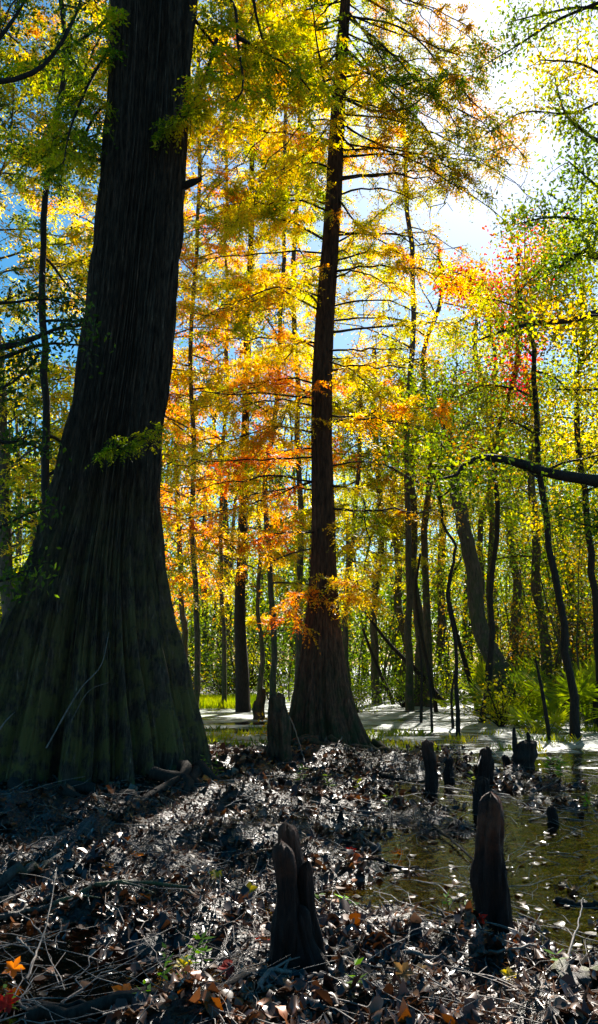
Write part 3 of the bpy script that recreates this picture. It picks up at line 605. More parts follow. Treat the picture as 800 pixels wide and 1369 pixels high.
pole([(585, 950), (570, 880), (556, 800), (562, 740)], 27, 6, 3, 'curved bare stem in front of the thick grey trunk')

tree([(575, 940), (570, 700), (578, 560), (566, 480), (590, 400), (585, 340)], 30, 9, 4, 'nearly leafless twiggy tree against the blue sky right of the middle cypress', cw(BR, h0=7, L=4.2, n=60, pal=OLIVE, bias=.6, nspray=1, sub=2, wood_r=.045), Hadd=1.5)
tree([(655, 940), (660, 700), (650, 560), (662, 480), (648, 400)], 32, 8, 4, 'thin bare crowned tree between the leaning tree and the curving slim tree', cw(BR, h0=7, L=3.8, n=60, pal=YGREEN, bias=.6, nspray=1, sub=2, wood_r=.04), Hadd=1.5)
# overhanging oak beyond the right edge: its limbs cross the frame
oak = empty('oak_tree', (5.9, 10.2, hz(5.9, 10.2)), 'oak rooted beyond the right edge, its black limbs reaching in across the leaves', 'tree')
mb = MB(); tq = smooth_path([(5.9, 10.2, -.2), (5.8, 10.1, 3), (6.0, 10, 6), (5.7, 10, 10), (5.6, 10.2, 13)], 20); mb.tube(tq, np.linspace(.30, .08, 20), 12, .05); mb.build('trunk', M['bark_thin'], oak)
kw = dict(style='br', leaf=(.075, .038), sprayL=.30, nspray=5)
branch([(1000, 640), (900, 655), (800, 643), (735, 632), (690, 618), (650, 612), (622, 620), (612, 634), (590, 640)], (10.2, 9.6), .10, .012, oak, palette=GREEN, bias=.6, ntw=12, Ltw=.45, start=.3, n=26, seg=8, sub=1, **kw)
branch([(1000, 330), (880, 340), (800, 342), (782, 338), (765, 345), (748, 358)], (10.2, 10), .08, .012, oak, palette=GREEN, bias=.7, ntw=14, Ltw=.6, start=.3, n=20, **kw)
branch([(960, 420), (880, 405), (800, 418), (765, 428), (720, 432), (680, 440), (640, 455)], (10.2, 9.4), .07, .010, oak, palette=YGREEN, bias=.55, ntw=14, Ltw=.5, start=.3, n=20, sub=2, **kw)
branch([(1000, 250), (880, 240), (810, 195), (780, 175), (755, 150), (740, 95)], (10.2, 10.8), .05, .008, oak, palette=GREEN, bias=.75, ntw=16, Ltw=.7, start=.25, n=20, **kw)
branch([(1000, 120), (900, 60), (830, 20), (780, 10), (720, 20), (680, 30)], (10.2, 11), .05, .008, oak, palette=GREEN, bias=.75, ntw=16, Ltw=.7, start=.25, n=20, **kw)
branch([(950, 20), (860, -10), (760, 20), (690, 62), (640, 92)], (10.2, 10.6), .04, .006, oak, palette=GREEN, bias=.6, ntw=14, Ltw=.5, start=.3, n=20, sub=2, **kw)
branch([(950, 120), (860, 110), (770, 150), (700, 150), (650, 180)], (10.2, 11.2), .03, .005, oak, palette=OLIVE, bias=.5, ntw=14, Ltw=.5, start=.3, n=20, sub=2, **kw)
branch([(950, 180), (880, 150), (820, 110), (775, 85), (720, 80)], (10.2, 9.6), .04, .008, oak, palette=YGREEN, bias=.6, ntw=14, Ltw=.6, start=.3, n=20, **kw)
branch([(950, 330), (860, 290), (800, 250), (760, 215)], (10.2, 9.8), .04, .008, oak, palette=GREEN, bias=.8, ntw=16, Ltw=.6, start=.2, n=16, **kw)
branch([(950, 360), (860, 330), (800, 300), (740, 290), (690, 300)], (10.2, 10.6), .04, .008, oak, palette=GREEN, bias=.8, ntw=18, Ltw=.6, start=.25, n=16, **kw)
branch([(950, 520), (860, 500), (800, 520), (740, 520)], (10.2, 11), .04, .008, oak, palette=YGREEN, bias=.6, ntw=12, Ltw=.6, start=.2, n=16, sub=2, **kw)
branch([(950, 700), (860, 690), (800, 705), (750, 690)], (10.2, 11.5), .03, .006, oak, palette=GREEN, bias=.6, ntw=12, Ltw=.6, start=.2, n=16, **kw)
# red maple showing red leaves upper right
mp = tree([(640, 945), (660, 800), (668, 600), (680, 450), (690, 350)], 22, 7, 5, 'slender maple with crimson leaf clusters high at the upper right', None, 'bark_thin', Hadd=1.5)
branch([(672, 560), (690, 480), (700, 400), (702, 300)], (22, 21), .04, .01, mp, palette=REDS, style='br', bias=.66, ntw=26, Ltw=1.4, sub=3, nspray=7, leaf=(.12, .08), sprayL=.5, spread=.3)
branch([(680, 450), (650, 400), (625, 380), (600, 380)], (22, 22.5), .03, .01, mp, palette=REDS, style='br', bias=.55, ntw=22, Ltw=1.1, sub=3, nspray=7, leaf=(.12, .08), sprayL=.5, spread=.3)
branch([(690, 430), (720, 360), (745, 330), (775, 330)], (22, 21), .03, .01, mp, palette=YGREEN, style='br', bias=.75, ntw=14, Ltw=1.2, sub=3, nspray=7, leaf=(.12, .08), sprayL=.5, spread=.3)

# oak beyond the left edge
lo = empty('oak_tree', (-4.6, 8.0, hz(-4.6, 8.0)), 'oak rooted beyond the left edge, bare crooked limbs entering at the left', 'tree')
mb = MB(); tq = smooth_path([(-4.6, 8.0, -.2), (-4.5, 8, 3), (-4.3, 8.1, 6), (-4.5, 8, 9)], 20); mb.tube(tq, np.linspace(.24, .08, 20), 12, .05); mb.build('trunk', M['bark_thin'], lo)
for pth, r0, bs in [([(-180, 500), (-60, 480), (0, 466), (40, 455), (80, 438), (118, 436)], .05, .3), ([(-180, 520), (-60, 500), (0, 480), (60, 460), (116, 462)], .04, .3), ([(-120, 120), (-40, 90), (0, 50), (25, 15), (45, -20)], .05, .5),
                    ([(-160, 250), (-60, 130), (40, 100), (80, 60), (105, 10), (112, -40)], .045, .5), ([(-160, 560), (-60, 560), (0, 590), (30, 590), (62, 605)], .03, .4), ([(-140, 700), (-60, 730), (0, 705), (30, 690), (60, 680)], .03, .4),
                    ([(-160, 820), (-80, 800), (-10, 780), (20, 770), (40, 755)], .03, .4), ([(-160, 380), (-60, 395), (0, 405), (60, 400), (100, 410)], .025, .35), ([(-160, 540), (-60, 530), (0, 520), (30, 500), (55, 470)], .025, .3)]:
    branch(pth, (8, 8.6), r0, .008, lo, palette=DARK, bias=bs + .15, ntw=9, Ltw=.45, sub=2, nspray=3, style='br', leaf=(.075, .036), sprayL=.24, start=.35, n=18)

# ------------------------------------------------------------------ distant woods (a far-off mass)
mbw = MB(); VV, QQ, CC = [], [], []; nv = 0
PP = []
for i in range(170):
    Yd = random.uniform(44, 78); x = random.uniform(-0.52, 0.56) * Yd; hgt = random.uniform(11, 21)
    b0 = np.array([x, Yd, hz(x, Yd) - .2]); q = smooth_path([b0, b0 + [random.uniform(-.6, .6), 0, hgt * .5], b0 + [random.uniform(-1.5, 1.5), random.uniform(-1, 1), hgt]], 8)
    mbw.tube(q, np.linspace(random.uniform(.12, .3), .04, 8), 5)
    nc = 14
    cz = b0[2] + hgt * rng.uniform(.18, 1.05, nc); cc = np.stack([x + rng.normal(size=nc) * 2.0, Yd + rng.normal(size=nc) * 2.0, cz], -1)
    PP.append(np.repeat(cc, 60, axis=0) + rng.normal(size=(nc * 60, 3)) * np.array([.95, .95, .55]))
for i in range(420):
    Yd = random.uniform(44, 66); x = random.uniform(-.5, .55) * Yd; zc = hz(x, Yd) + random.uniform(.2, 1) ** 1.2 * 7
    PP.append(np.array([x, Yd, zc]) + rng.normal(size=(130, 3)) * np.array([1.1, .9, .8]))
for i in range(560):
    Yd = random.uniform(78, 98); x = random.uniform(-.55, .6) * Yd; zc = hz(x, Yd) + (random.random() * 15 if i < 330 else random.random() * 7)
    PP.append(np.array([x, Yd, zc]) + rng.normal(size=(110, 3)) * np.array([2.0, 1.2, 1.4]))
P = np.concatenate(PP); V, Q, B = ovals(P, .26, .16, .1)
tone = ramp(YGREEN, clump_v(B, 9, .30, .22, k=2)); tone2 = ramp(GREEN, clump_v(B, 9, .5, .22, k=4)); f = (nz[6](B, 14) > 0.1)[:, None]
C = np.where(f, tone, tone2) * rng.uniform(.7, 1.2, (len(B), 1))
o = mesh_obj('distant_woods', V, Q, M['broad'], None, C); tag(o, 'hazy mass of green and yellow woods far beyond the pond', 'woods', kind='stuff')
o2 = mbw.build('distant_trunks', M['bark_grey']); tag(o2, 'many thin trunks of the far woods', 'woods', kind='stuff')

# thicket of whips and saplings between the bigger trunks
mbw = MB(); PP = []
for i in range(190):
    if i < 95: Yd = random.uniform(20, 34); x = 7.6 + (Yd - 20) * .03 + random.random() ** 1.2 * 7.5
    elif i < 160: Yd = random.uniform(34.5, 43); x = random.uniform(.0, .48) * Yd
    else: Yd = random.uniform(34.5, 43); x = random.uniform(-.22, 0) * Yd
    hgt = random.uniform(2.5, 8); b0 = np.array([x, Yd, hz(x, Yd) - .1]); ln = random.gauss(0, .16); q = grow(b0, random.uniform(0, 6.28), R(90) - abs(ln), hgt, -.1, .07, 10)
    mbw.tube(q, np.linspace(random.uniform(.02, .06), .01, 11), 5)
    for z in range(int(hgt * 1.6)):
        j = random.randint(3, 10); c0 = q[j] + rng.normal(size=3) * np.array([.7, .7, .35]); mbw.tube(np.array([q[j], (q[j] + c0) / 2 + [0, 0, .06], c0]), [.012, .008, .004], 4)
        PP.append(np.repeat(c0[None], 26, 0) + rng.normal(size=(26, 3)) * np.array([.38, .38, .16]))
P = np.concatenate(PP); V, Q, B = ovals(P, .13, .07, .03)
f = nz[5](B, 7)[:, None]; C = np.where(f > .5, ramp(OLIVE, clump_v(B, 3, .7, .25)), np.where(f > -.5, ramp(YGREEN, clump_v(B, 3, .45, .25)), ramp(GREEN, clump_v(B, 3, .5, .25)))) * rng.uniform(.7, 1.2, (len(B), 1))
o = mesh_obj('sapling_thicket', V, Q, M['broad'], None, C); tag(o, 'thin leafy saplings crowding between the trunks', 'thicket', kind='stuff')
o = mbw.build('sapling_stems', M['bark_grey']); tag(o, 'many thin stems of the sapling thicket', 'thicket', kind='stuff')

# undergrowth on the far bank & right bank
n = 900; yy = rng.uniform(34, 46, n); xx = rng.uniform(-.45, .5, n) * yy; k2 = 260
y2 = rng.uniform(20, 34, k2); x2 = 8.2 + (y2 - 18) * .02 + rng.uniform(0.6, 5.5, k2); xx = np.concatenate([xx, x2]); yy = np.concatenate([yy, y2])
zz = ground_h(xx, yy) + rng.uniform(.05, 1, len(xx)) ** 1.3 * 2.6 * np.clip(.5 + .5 * nz[2](P3(xx, yy), 6), .12, 1)
P = np.repeat(P3(xx, yy, zz), 55, axis=0); P = P + rng.normal(size=P.shape) * np.array([.42, .42, .22]); P[:, 2] = np.maximum(P[:, 2], .05)
V, Q, B = ovals(P, .15, .06, .03)
C = ramp(GREEN, clump_v(B, 4, .4, .22, k=3)) * rng.uniform(.7, 1.2, (len(B), 1))
o = mesh_obj('undergrowth', V, Q, M['broad'], None, C); tag(o, 'tangled green undergrowth along the far and right banks', 'undergrowth', kind='stuff')
# grass on the far bank in the left gap
n = 26000; xx = rng.uniform(-10, -1.6, n); yy = rng.uniform(28.5, 35, n); B0 = P3(xx, yy, np.maximum(ground_h(xx, yy), 0) - .01)
V, Q = leaf_quads(B0, np.stack([rng.normal(size=n) * .25, rng.normal(size=n) * .25, np.ones(n)], -1), rng.normal(size=(n, 3)), rng.uniform(.15, .42, n), np.full(n, .03))
o = mesh_obj('grass', V, Q, M['broad'], None, ramp(GREEN, clump_v(B0, 3, .75, .2))); tag(o, 'bright green grass on the far bank between the two cypresses', 'grass', kind='stuff')

# palmettos
def palmetto(px, py, Yd, nf, size, label, pl=GREEN, bias=.75):
    size *= 1.35
    b = at(px, py, Yd); b[2] = hz(b[0], Yd)
    t = empty('palmetto', b, label, 'palmetto', 'fan palmettos on the right bank')
    stems = MB(); Vs, Qs, nn = [], [], 0
    for i in range(nf):
        az = i * 2.399 + random.random(); el = random.uniform(.5, 1.3); Ls = size * random.uniform(.7, 1.1)
        d = np.array([math.cos(az) * math.cos(el), math.sin(az) * math.cos(el), math.sin(el)]); tip = b + d * Ls
        stems.tube(smooth_path([b, b + d * Ls * .5 + [0, 0, .03], tip], 6), [.012, .010, .009, .008, .007, .006], 5)
        sd = unit(np.cross(d, [0, 0, 1.0])); upv = np.cross(sd, d); nb = 22
        a_ = np.linspace(-1.9, 1.9, nb); Dl = np.cos(a_)[:, None] * d + np.sin(a_)[:, None] * sd + np.array([0, 0, -.12]) + .05 * rng.normal(size=(nb, 3))
        V, Q = leaf_quads(np.repeat(tip[None], nb, 0), Dl, upv + .5 * rng.normal(size=(nb, 3)) * .4, size * .55 * rng.uniform(.85, 1.1, nb), np.full(nb, size * .055)); Vs.append(V); Qs.append(Q + nn); nn += len(V)
    stems.build('stems', M['bark_grey'], t); V = np.concatenate(Vs); Q = np.concatenate(Qs)
    mesh_obj('fronds', V, Q, M['broad'], t, ramp(pl, clump_v(V[::4], 1, bias, .12, .06)))
palmetto(722, 960, 18.5, 7, .62, 'bright sunlit fan palmetto left of the curving slim tree', GREEN, 1.0)
palmetto(742, 940, 21, 11, 1.0, 'tall dark palmetto clump behind the curving slim tree')
palmetto(700, 940, 23, 10, 1.0, 'dark palmetto clump just right of the leaning tree base')
palmetto(785, 950, 20, 11, 1.1, 'large palmetto at the right edge of the picture')
palmetto(640, 945, 27, 9, 1.0, 'green palmetto left of the leaning tree base')
palmetto(662, 935, 30, 9, 1.1, 'distant palmetto peeping over the leaning tree foot')
palmetto(765, 925, 25, 10, 1.3, 'high palmetto clump in shade far behind the right trunks')
# shrubs
def shrub(px, py, Yd, w, h, label, pl, bias, n=24, leaf=(.09, .05)):
    b = at(px, py, Yd); b[2] = max(hz(b[0], Yd), -.05); t = empty('shrub', b, label, 'shrub', 'shrubs and seedlings of the swamp'); wd = MB(); PP = []
    for i in range(n):
        az = random.uniform(0, 6.28); q = grow(b, az, random.uniform(.7, 1.5), h * random.uniform(.6, 1.1), .6, .12, 6); wd.tube(q, np.linspace(.012, .003, 7) * max(h, .4), 4)
        PP.append(q[2:])
    P = np.repeat(np.concatenate(PP), 7, axis=0); P = P + rng.normal(size=P.shape) * w * .10; V, Q, B = ovals(P, leaf[0], leaf[1], .04)
    wd.build('stems', M['bark_thin'], t); mesh_obj('leaves', V, Q, M['broad'], t, ramp(pl, clump_v(B, 1, bias, .15)))
shrub(668, 905, 20.5, 1.6, 1.5, 'pale green leafy shrub in front of the leaning tree', YGREEN, .6, 30)
shrub(478, 938, 27, 2, 1.0, 'low green shrub on the far bank right of the middle cypress', GREEN, .7)
shrub(540, 936, 30, 2.5, 1.6, 'dark green shrub below the thick grey trunk', GREEN, .5)
shrub(590, 938, 33, 2.5, 2.0, 'bright leafy shrub behind the crooked sapling', YGREEN, .5)
shrub(300, 925, 36, 3, 2.0, 'shadowy shrub above the far green grass', DARK, .7, 30)
shrub(220, 925, 33, 3, 3.0, 'tall yellowing shrub showing at the edge of the huge cypress', YGREEN, .7, 30)
shrub(375, 930, 17.5, .9, .7, 'small orange leaved shrub on top of the snag beside the middle cypress', ORANGE, .4, 14)
shrub(330, 905, 38, 4, 3.2, 'dark thicket straight behind the upright trunk across the pond', DARK, .6, 36)

# ------------------------------------------------------------------ leaf litter
def litter(x, y, zoff, size, cols, name, label, curl=1.0, on_water=False):
    n = len(x); z = ground_h(x, y)
    if on_water: z = np.maximum(z, 0.0)
    th = rng.uniform(0, 6.283, n); tilt = rng.normal(size=(n, 2)) * (0.45 if not on_water else .12) * curl
    ux = np.linspace(-1, 1, 5); uy = np.array([-1, 0, 1.0])
    prof = np.array([.08, .78, 1.0, .68, .03])
    gx_ = np.repeat(ux[:, None], 3, 1); gy_ = prof[:, None] * uy[None, :] * .46
    cu = rng.normal(size=(n, 1, 1)) * .6 * curl; fo = rng.uniform(-.3, 1.1, (n, 1, 1)) * curl
    s = size * (.35 + rng.gamma(2.2, .3, (n, 1, 1))).clip(.35, 1.45); asp = rng.uniform(.6, 1.25, (n, 1, 1))
    lx = gx_[None] * s * .5; ly = gy_[None] * s * asp * (1 + .17 * rng.normal(size=(n, 5, 3))); lz = (cu * gx_[None] ** 2 + fo * np.abs(gy_)[None] * 1.2) * s * .5
    c, s2 = np.cos(th)[:, None, None], np.sin(th)[:, None, None]
    rx = lx * c - ly * s2; ry = lx * s2 + ly * c; rz = lz + rx * tilt[:, 0, None, None] + ry * tilt[:, 1, None, None]
    rz = rz - rz.min(axis=(1, 2), keepdims=True) * .6
    V = np.stack([x[:, None, None] + rx, y[:, None, None] + ry, z[:, None, None] + zoff.reshape(-1, 1, 1) + rz], -1).reshape(-1, 3)
    q = grid_quads(5, 3, False); Q = (q[None] + (np.arange(n) * 15)[:, None, None]).reshape(-1, 4)
    C = np.repeat(cols, len(q), axis=0)
    o = mesh_obj(name, V, Q, M['litter'], None, C); tag(o, label, 'leaf litter', kind='stuff'); return o
LIT = pal([(.012, .008, .007), (.022, .012, .009), (.04, .019, .012), (.07, .030, .015), (.13, .052, .022), (.20, .12, .08), (.34, .10, .02)])
def scatter(n, ymin, ymax, wfac):
    u = rng.uniform(0, 1, n); y = ymin * (ymax / ymin) ** u; x = rng.uniform(-1, 1, n) * (y * wfac + .4); return x, y
x, y = scatter(26000, 3.0, 9.5, .42); dn = nz[5](P3(x, y), 1.1) + .8 * nz[6](P3(x, y), .4) + .35 * rng.normal(size=len(x)); kp = dn > .25; x, y = x[kp], y[kp]
v = rng.beta(1.2, 2.1, len(x)) + .15 * nz[2](P3(x, y), 1.2) + .22 * (y < 5.0) * (nz[3](P3(x, y), 1.5) > -.3)
litter(x, y, rng.uniform(.0, .02, len(x)), .050, ramp(LIT, v) * rng.uniform(.6, 1.2, (len(x), 1)), 'leaf_litter', 'wet brown fallen leaves covering the muddy foreground')
x, y = scatter(26000, 8.5, 19, .42); dn = nz[5](P3(x, y), 1.6) + .8 * nz[6](P3(x, y), .6) + .35 * rng.normal(size=len(x)); kp = dn > .3; x, y = x[kp], y[kp]
v = rng.beta(1.2, 2.1, len(x)) + .15 * nz[2](P3(x, y), 1.5); keep = ground_h(x, y) > -.12; x, y, v = x[keep], y[keep], v[keep]
litter(x, y, rng.uniform(.0, .02, len(x)), .075, ramp(LIT, v) * rng.uniform(.6, 1.2, (len(x), 1)), 'leaf_litter', 'fallen leaves spread around the feet of the cypresses')
x, y = scatter(30000, 3.0, 9, .42); keep = ground_h(x, y) < -.03; x, y = x[keep], y[keep]
litter(x, y, np.full(len(x), .004), .06, ramp(pal([(.10, .04, .01), (.30, .11, .02), (.45, .20, .03), (.55, .16, .02)]), rng.beta(1.5, 1.5, len(x))), 'sunken_leaves', 'orange brown leaves sunk under the clear amber puddles', .4)
x, y = scatter(2000, 3.0, 19, .42); keep = ground_h(x, y) < -.01; x, y = x[keep], y[keep]
litter(x, y, np.full(len(x), .006), .055, ramp(LIT, rng.beta(1.5, 1.6, len(x))), 'floating_leaves', 'loose pale leaves floating on the puddles', .5, True)
x = rng.uniform(8, 22, 9000); y = rng.uniform(13, 36, 9000)
litter(x, y, np.full(len(x), .0), .16, ramp(LIT, rng.beta(1.5, 1.5, len(x))), 'leaf_litter', 'brown leaves carpeting the right bank')

x, y = scatter(130000, 3.0, 16, .42); dn = nz[2](P3(x, y), .9) + .6 * rng.normal(size=len(x)); kp = dn > -.3; x, y = x[kp], y[kp]
n = len(x); B0 = P3(x, y, ground_h(x, y) + .004); V, Q = leaf_quads(B0, np.stack([rng.normal(size=n), rng.normal(size=n), .55 * rng.normal(size=n) + .1], -1), np.stack([rng.normal(size=n), rng.normal(size=n), 1.5 * np.ones(n)], -1), rng.uniform(.012, .06, n) * (1 + y / 10), rng.uniform(.006, .016, n) * (1 + y / 10))
o = mesh_obj('leaf_debris', V, Q, M['litter'], None, ramp(LIT, rng.beta(1.3, 2.2, n))); tag(o, 'broken bits of leaf and bark over the mud', 'debris', kind='stuff')
x, y = scatter(42000, 3.0, 14, .42); kp = (ground_h(x, y) > .0) & (nz[4](P3(x, y), 1.4) > -.2); x, y = x[kp], y[kp]; n = len(x); th = rng.uniform(0, 6.28, n); h_ = ground_h(x, y); B0 = P3(x, y, np.maximum(h_, 0) + rng.uniform(.004, .02, n))
V, Q = leaf_quads(B0, np.stack([np.cos(th), np.sin(th), .3 * rng.normal(size=n)], -1), np.stack([.6 * rng.normal(size=n), .6 * rng.normal(size=n), np.ones(n)], -1), rng.uniform(.02, .07, n) * (1 + y / 14), rng.uniform(.0025, .005, n) * (1 + y / 10))
o = mesh_obj('needle_litter', V, Q, M['litter'], None, ramp(pal([(.03, .013, .008), (.09, .035, .014), (.18, .07, .02), (.22, .15, .08)]), rng.uniform(0, 1, n))); tag(o, 'rusty cypress needles scattered over mud and leaves', 'needles', kind='stuff')
# twig litter
mb = MB()
for i in range(1150):
    u = random.random(); y = 2.8 * (17 / 2.8) ** u; x = random.uniform(-1, 1) * (y * .42 + .3); L = random.uniform(.12, .75) * (1 if y < 8 else 1.6); az = random.uniform(0, 3.1416)
    d = np.array([math.cos(az), math.sin(az)]); k = 6; t = np.linspace(-.5, .5, k)[:, None] * L; q = np.zeros((k, 3)); q[:, :2] = np.array([x, y]) + d * t + rng.normal(size=(k, 2)) * L * .03
    q[:, 2] = np.maximum(ground_h(q[:, 0], q[:, 1]), -.01).mean() + .012 + np.linspace(0, random.uniform(0, .1), k) + rng.normal(size=k) * .006
    r0 = random.uniform(.0015, .005) * (1 if y < 8 else 1.5); mb.tube(q, np.linspace(r0, r0 * .4, k), 4)
o = mb.build('twig_litter', M['twig']); tag(o, 'thin grey twigs strewn over the mud and leaves', 'twigs', kind='stuff')

# larger fallen sticks
def stick(pts, r0, r1, label, mat='twig', lift=.03, forks=2, name='fallen_stick', heights=None):
    q = [];
    for i, (a_, b_) in enumerate(pts):
        g_ = gnd(a_, b_); g_[2] = max(hz(g_[0], g_[1]), 0) + lift + (heights[i] if heights else 0); q.append(g_)
    q = smooth_path(q, 18); q += rng.normal(size=q.shape) * r0 * .35; mb = MB(); mb.tube(q, np.linspace(r0, r1, 18), 8, .08)
    for k in range(forks):
        i = random.randint(5, 13); d = unit(unit(q[i + 1] - q[i]) + rng.normal(size=3) * .6); d[2] = abs(d[2]) * .3; L = random.uniform(.12, .35)
        mb.tube(np.array([q[i], q[i] + d * L * .5, q[i] + d * L + [0, 0, -.02]]), [r0 * .5, r0 * .35, r0 * .15], 5)
    o = mb.build(name, M[mat], origin=q[0]); tag(o, label, 'stick', 'fallen sticks and logs')
stick([(-40, 1205), (30, 1195), (70, 1185), (115, 1172)], .045, .02, 'mossy log end lying at the left edge below the huge cypress', 'log', .02, 1, 'fallen_log')
stick([(-20, 1232), (60, 1224), (150, 1222), (260, 1222)], .02, .010, 'long thin wet stick lying just below the mossy log', 'log', .015)
stick([(-20, 1350), (40, 1349), (110, 1351), (180, 1352)], .016, .012, 'dark bar of wood across the amber puddle at lower left', 'bark_thin', .02, 1)
stick([(30, 1369), (200, 1366), (270, 1358), (340, 1330)], .03, .02, 'dark curved branch along the bottom below the three peaked knee', 'bark_thin', .03, 1)
stick([(2, 1346), (20, 1348), (38, 1362)], .012, .006, 'pale short hooked stick at the bottom left corner', 'twig')
stick([(36, 1318), (50, 1290), (62, 1270), (72, 1228)], .007, .003, 'pale upright twig standing out of the puddle at lower left', 'twig', .03, 1, heights=(0, .05, .12, .22))
stick([(22, 1270), (40, 1288), (52, 1300)], .006, .003, 'short forked twig crossing the pale upright twig', 'twig', .06, 1)
stick([(62, 1068), (100, 1080), (130, 1112), (150, 1120)], .010, .004, 'thin crooked pale twig in the shade below the huge cypress', 'twig', .05)
stick([(130, 1066), (190, 1064), (230, 1060), (265, 1056)], .05, .02, 'surface root running along the foot of the huge cypress', 'bark_big', .02, 1, 'surface_root')
stick([(60, 1085), (110, 1075), (170, 1072), (220, 1070)], .04, .015, 'second darker root sprawling in front of the huge cypress', 'bark_big', .01, 1, 'surface_root')
stick([(462, 1160), (500, 1160), (530, 1163), (560, 1165)], .016, .008, 'dark stick lying level across the centre puddle', 'bark_thin', .02, 1)
stick([(575, 1108), (600, 1125), (620, 1142), (636, 1158)], .014, .006, 'wet stick slanting toward the tallest right knee', 'bark_thin', .03, 1)
stick([(545, 1238), (575, 1242), (600, 1252), (615, 1258)], .020, .010, 'short dark branch lying left of the tallest right knee foot', 'bark_thin', .03, 1)
stick([(340, 1369), (365, 1345), (400, 1335), (425, 1330)], .014, .008, 'pale bent stick at the foot of the three peaked knee', 'twig', .04)
stick([(760, 1285), (775, 1262), (782, 1242)], .007, .003, 'thin curved twig sticking up near the right edge', 'twig', .02, 1, heights=(0, .08, .15))
stick([(540, 1290), (600, 1300), (660, 1310), (720, 1308)], .012, .006, 'long brown stick across the leaves at lower right', 'twig', .03)
stick([(350, 1310), (320, 1330), (300, 1369)], .02, .012, 'dark root bending down left from the three peaked knee', 'bark_thin', .02, 1, 'surface_root')
stick([(740, 1362), (765, 1345), (790, 1330), (815, 1315)], .05, .045, 'thick weathered log end at the bottom right corner', 'log', .02, 1, 'fallen_log')
stick([(640, 1062), (652, 1045), (668, 1056)], .007, .004, 'pale stick laid across the stubby knee', 'twig', .02, 1, heights=(.3, .42, .33))
stick([(500, 1003), (520, 992), (545, 1000)], .05, .03, 'reddish root at the right foot of the middle cypress', 'bark_mid', .02, 0, 'surface_root')
stick([(505, 1040), (540, 1044), (580, 1046)], .03, .02, 'dark stick lying in the water left of the smooth rounded knee', 'bark_thin', .01, 0)
stick([(388, 1005), (398, 1022), (408, 1030)], .012, .006, 'white bleached twig curving at the foot of the middle cypress', 'twig', .05, 0, heights=(.4, .15, .02))
stick([(452, 1020), (458, 1008), (452, 998)], .012, .006, 'white forked twig against the right base of the middle cypress', 'twig', .02, 2, heights=(0, .15, .3))
stick([(740, 1205), (770, 1210), (810, 1212)], .02, .012, 'wet dark stick in the pool at the right edge', 'bark_thin', .01, 1)

# single bright leaves
def maple(px, py, size, c, label, tilt=.5, az=None, oval=False):
    g_ = gnd(px, py); z = max(hz(g_[0], g_[1]), 0.0) + .022; az = random.uniform(0, 6.28) if az is None else az
    n = 30; th = np.arange(n) / n * 2 * math.pi
    if oval: r = np.abs(np.cos(th)) * .5 + .32
    else: r = .34 + .34 * np.abs(np.cos(2.5 * th)) ** 1.6 + .05 * np.cos(15 * th)
    r = r * size; rings = [0.02, .5, 1.0]; V = []
    for k, s in enumerate(rings):
        V.append(np.stack([r * s * np.cos(th), r * s * np.sin(th), .10 * size * np.sin(2 * th + px) * s + .16 * size * s * s], -1))
    V = np.concatenate(V); c_, s_2 = math.cos(az), math.sin(az); V = np.stack([V[:, 0] * c_ - V[:, 1] * s_2, V[:, 0] * s_2 + V[:, 1] * c_, V[:, 2]], -1)
    ct, st2 = math.cos(tilt), math.sin(tilt); V = np.stack([V[:, 0], V[:, 1] * ct - V[:, 2] * st2, V[:, 1] * st2 + V[:, 2] * ct], -1); V[:, 2] -= V[:, 2].min() * .8
    Q = grid_quads(3, n, True); o = mesh_obj('fallen_leaf', V + [g_[0], g_[1], z], Q, M['leaf'], None, np.tile(np.array(c), (len(Q), 1)), origin=(g_[0], g_[1], z))
    tag(o, label, 'leaf', 'bright fallen leaves')
RD, OR, YL = (.62, .03, .015), (.75, .20, .02), (.55, .42, .04)
for a_ in [(640, 1272, .085, RD, 'bright red leaf at the left foot of the tallest right knee'), (678, 1282, .06, OR, 'orange leaf right of the red leaf below the tallest right knee'),
           (166, 1338, .10, OR, 'big orange leaf floating on the amber puddle'), (8, 1356, .09, RD, 'red leaf in the bottom left corner'), (18, 1308, .08, OR, 'orange red leaf at the left edge above the corner leaf'),
           (302, 1305, .06, RD, 'small scarlet leaf left of the three peaked knee'), (350, 1268, .07, RD, 'crimson leaf leaning on the left side of the three peaked knee'), (183, 1174, .08, OR, 'orange leaf alone in the dark shade left'),
           (144, 1190, .07, OR, 'dull orange leaf below the lone orange leaf in shade'), (192, 1222, .06, OR, 'small orange leaf on the thin wet stick'), (332, 1206, .09, YL, 'yellow leaf left of the three peaked knee'), (288, 1206, .08, YL, 'yellow green leaf further left beside the yellow one'),
           (531, 1145, .09, OR, 'orange leaf on the wet flats at centre right'), (602, 1232, .07, OR, 'rusty orange leaf beside the short dark branch'), (695, 1290, .06, OR, 'small orange leaf lower right of the tallest right knee'),
           (684, 1330, .07, YL, 'tan curled leaf near the bottom right'), (540, 1345, .08, (.35, .2, .08), 'brown curled leaf at the bottom centre right'), (560, 1312, .09, (.4, .28, .14), 'pale tan leaf on the long brown stick'),
           (470, 1150, .07, RD, 'red leaf in the sunlit litter right of the knee peak'), (290, 1080, .12, OR, 'orange leaf cluster near the mound shaped knee'), (478, 1170, .06, (.5, .12, .03), 'rust leaf just under the level stick'), (245, 1300, .07, YL, 'yellow leaf among the seedlings at lower left')]:
    maple(*a_, tilt=random.uniform(.1, .7), oval=(a_[2] < .065))

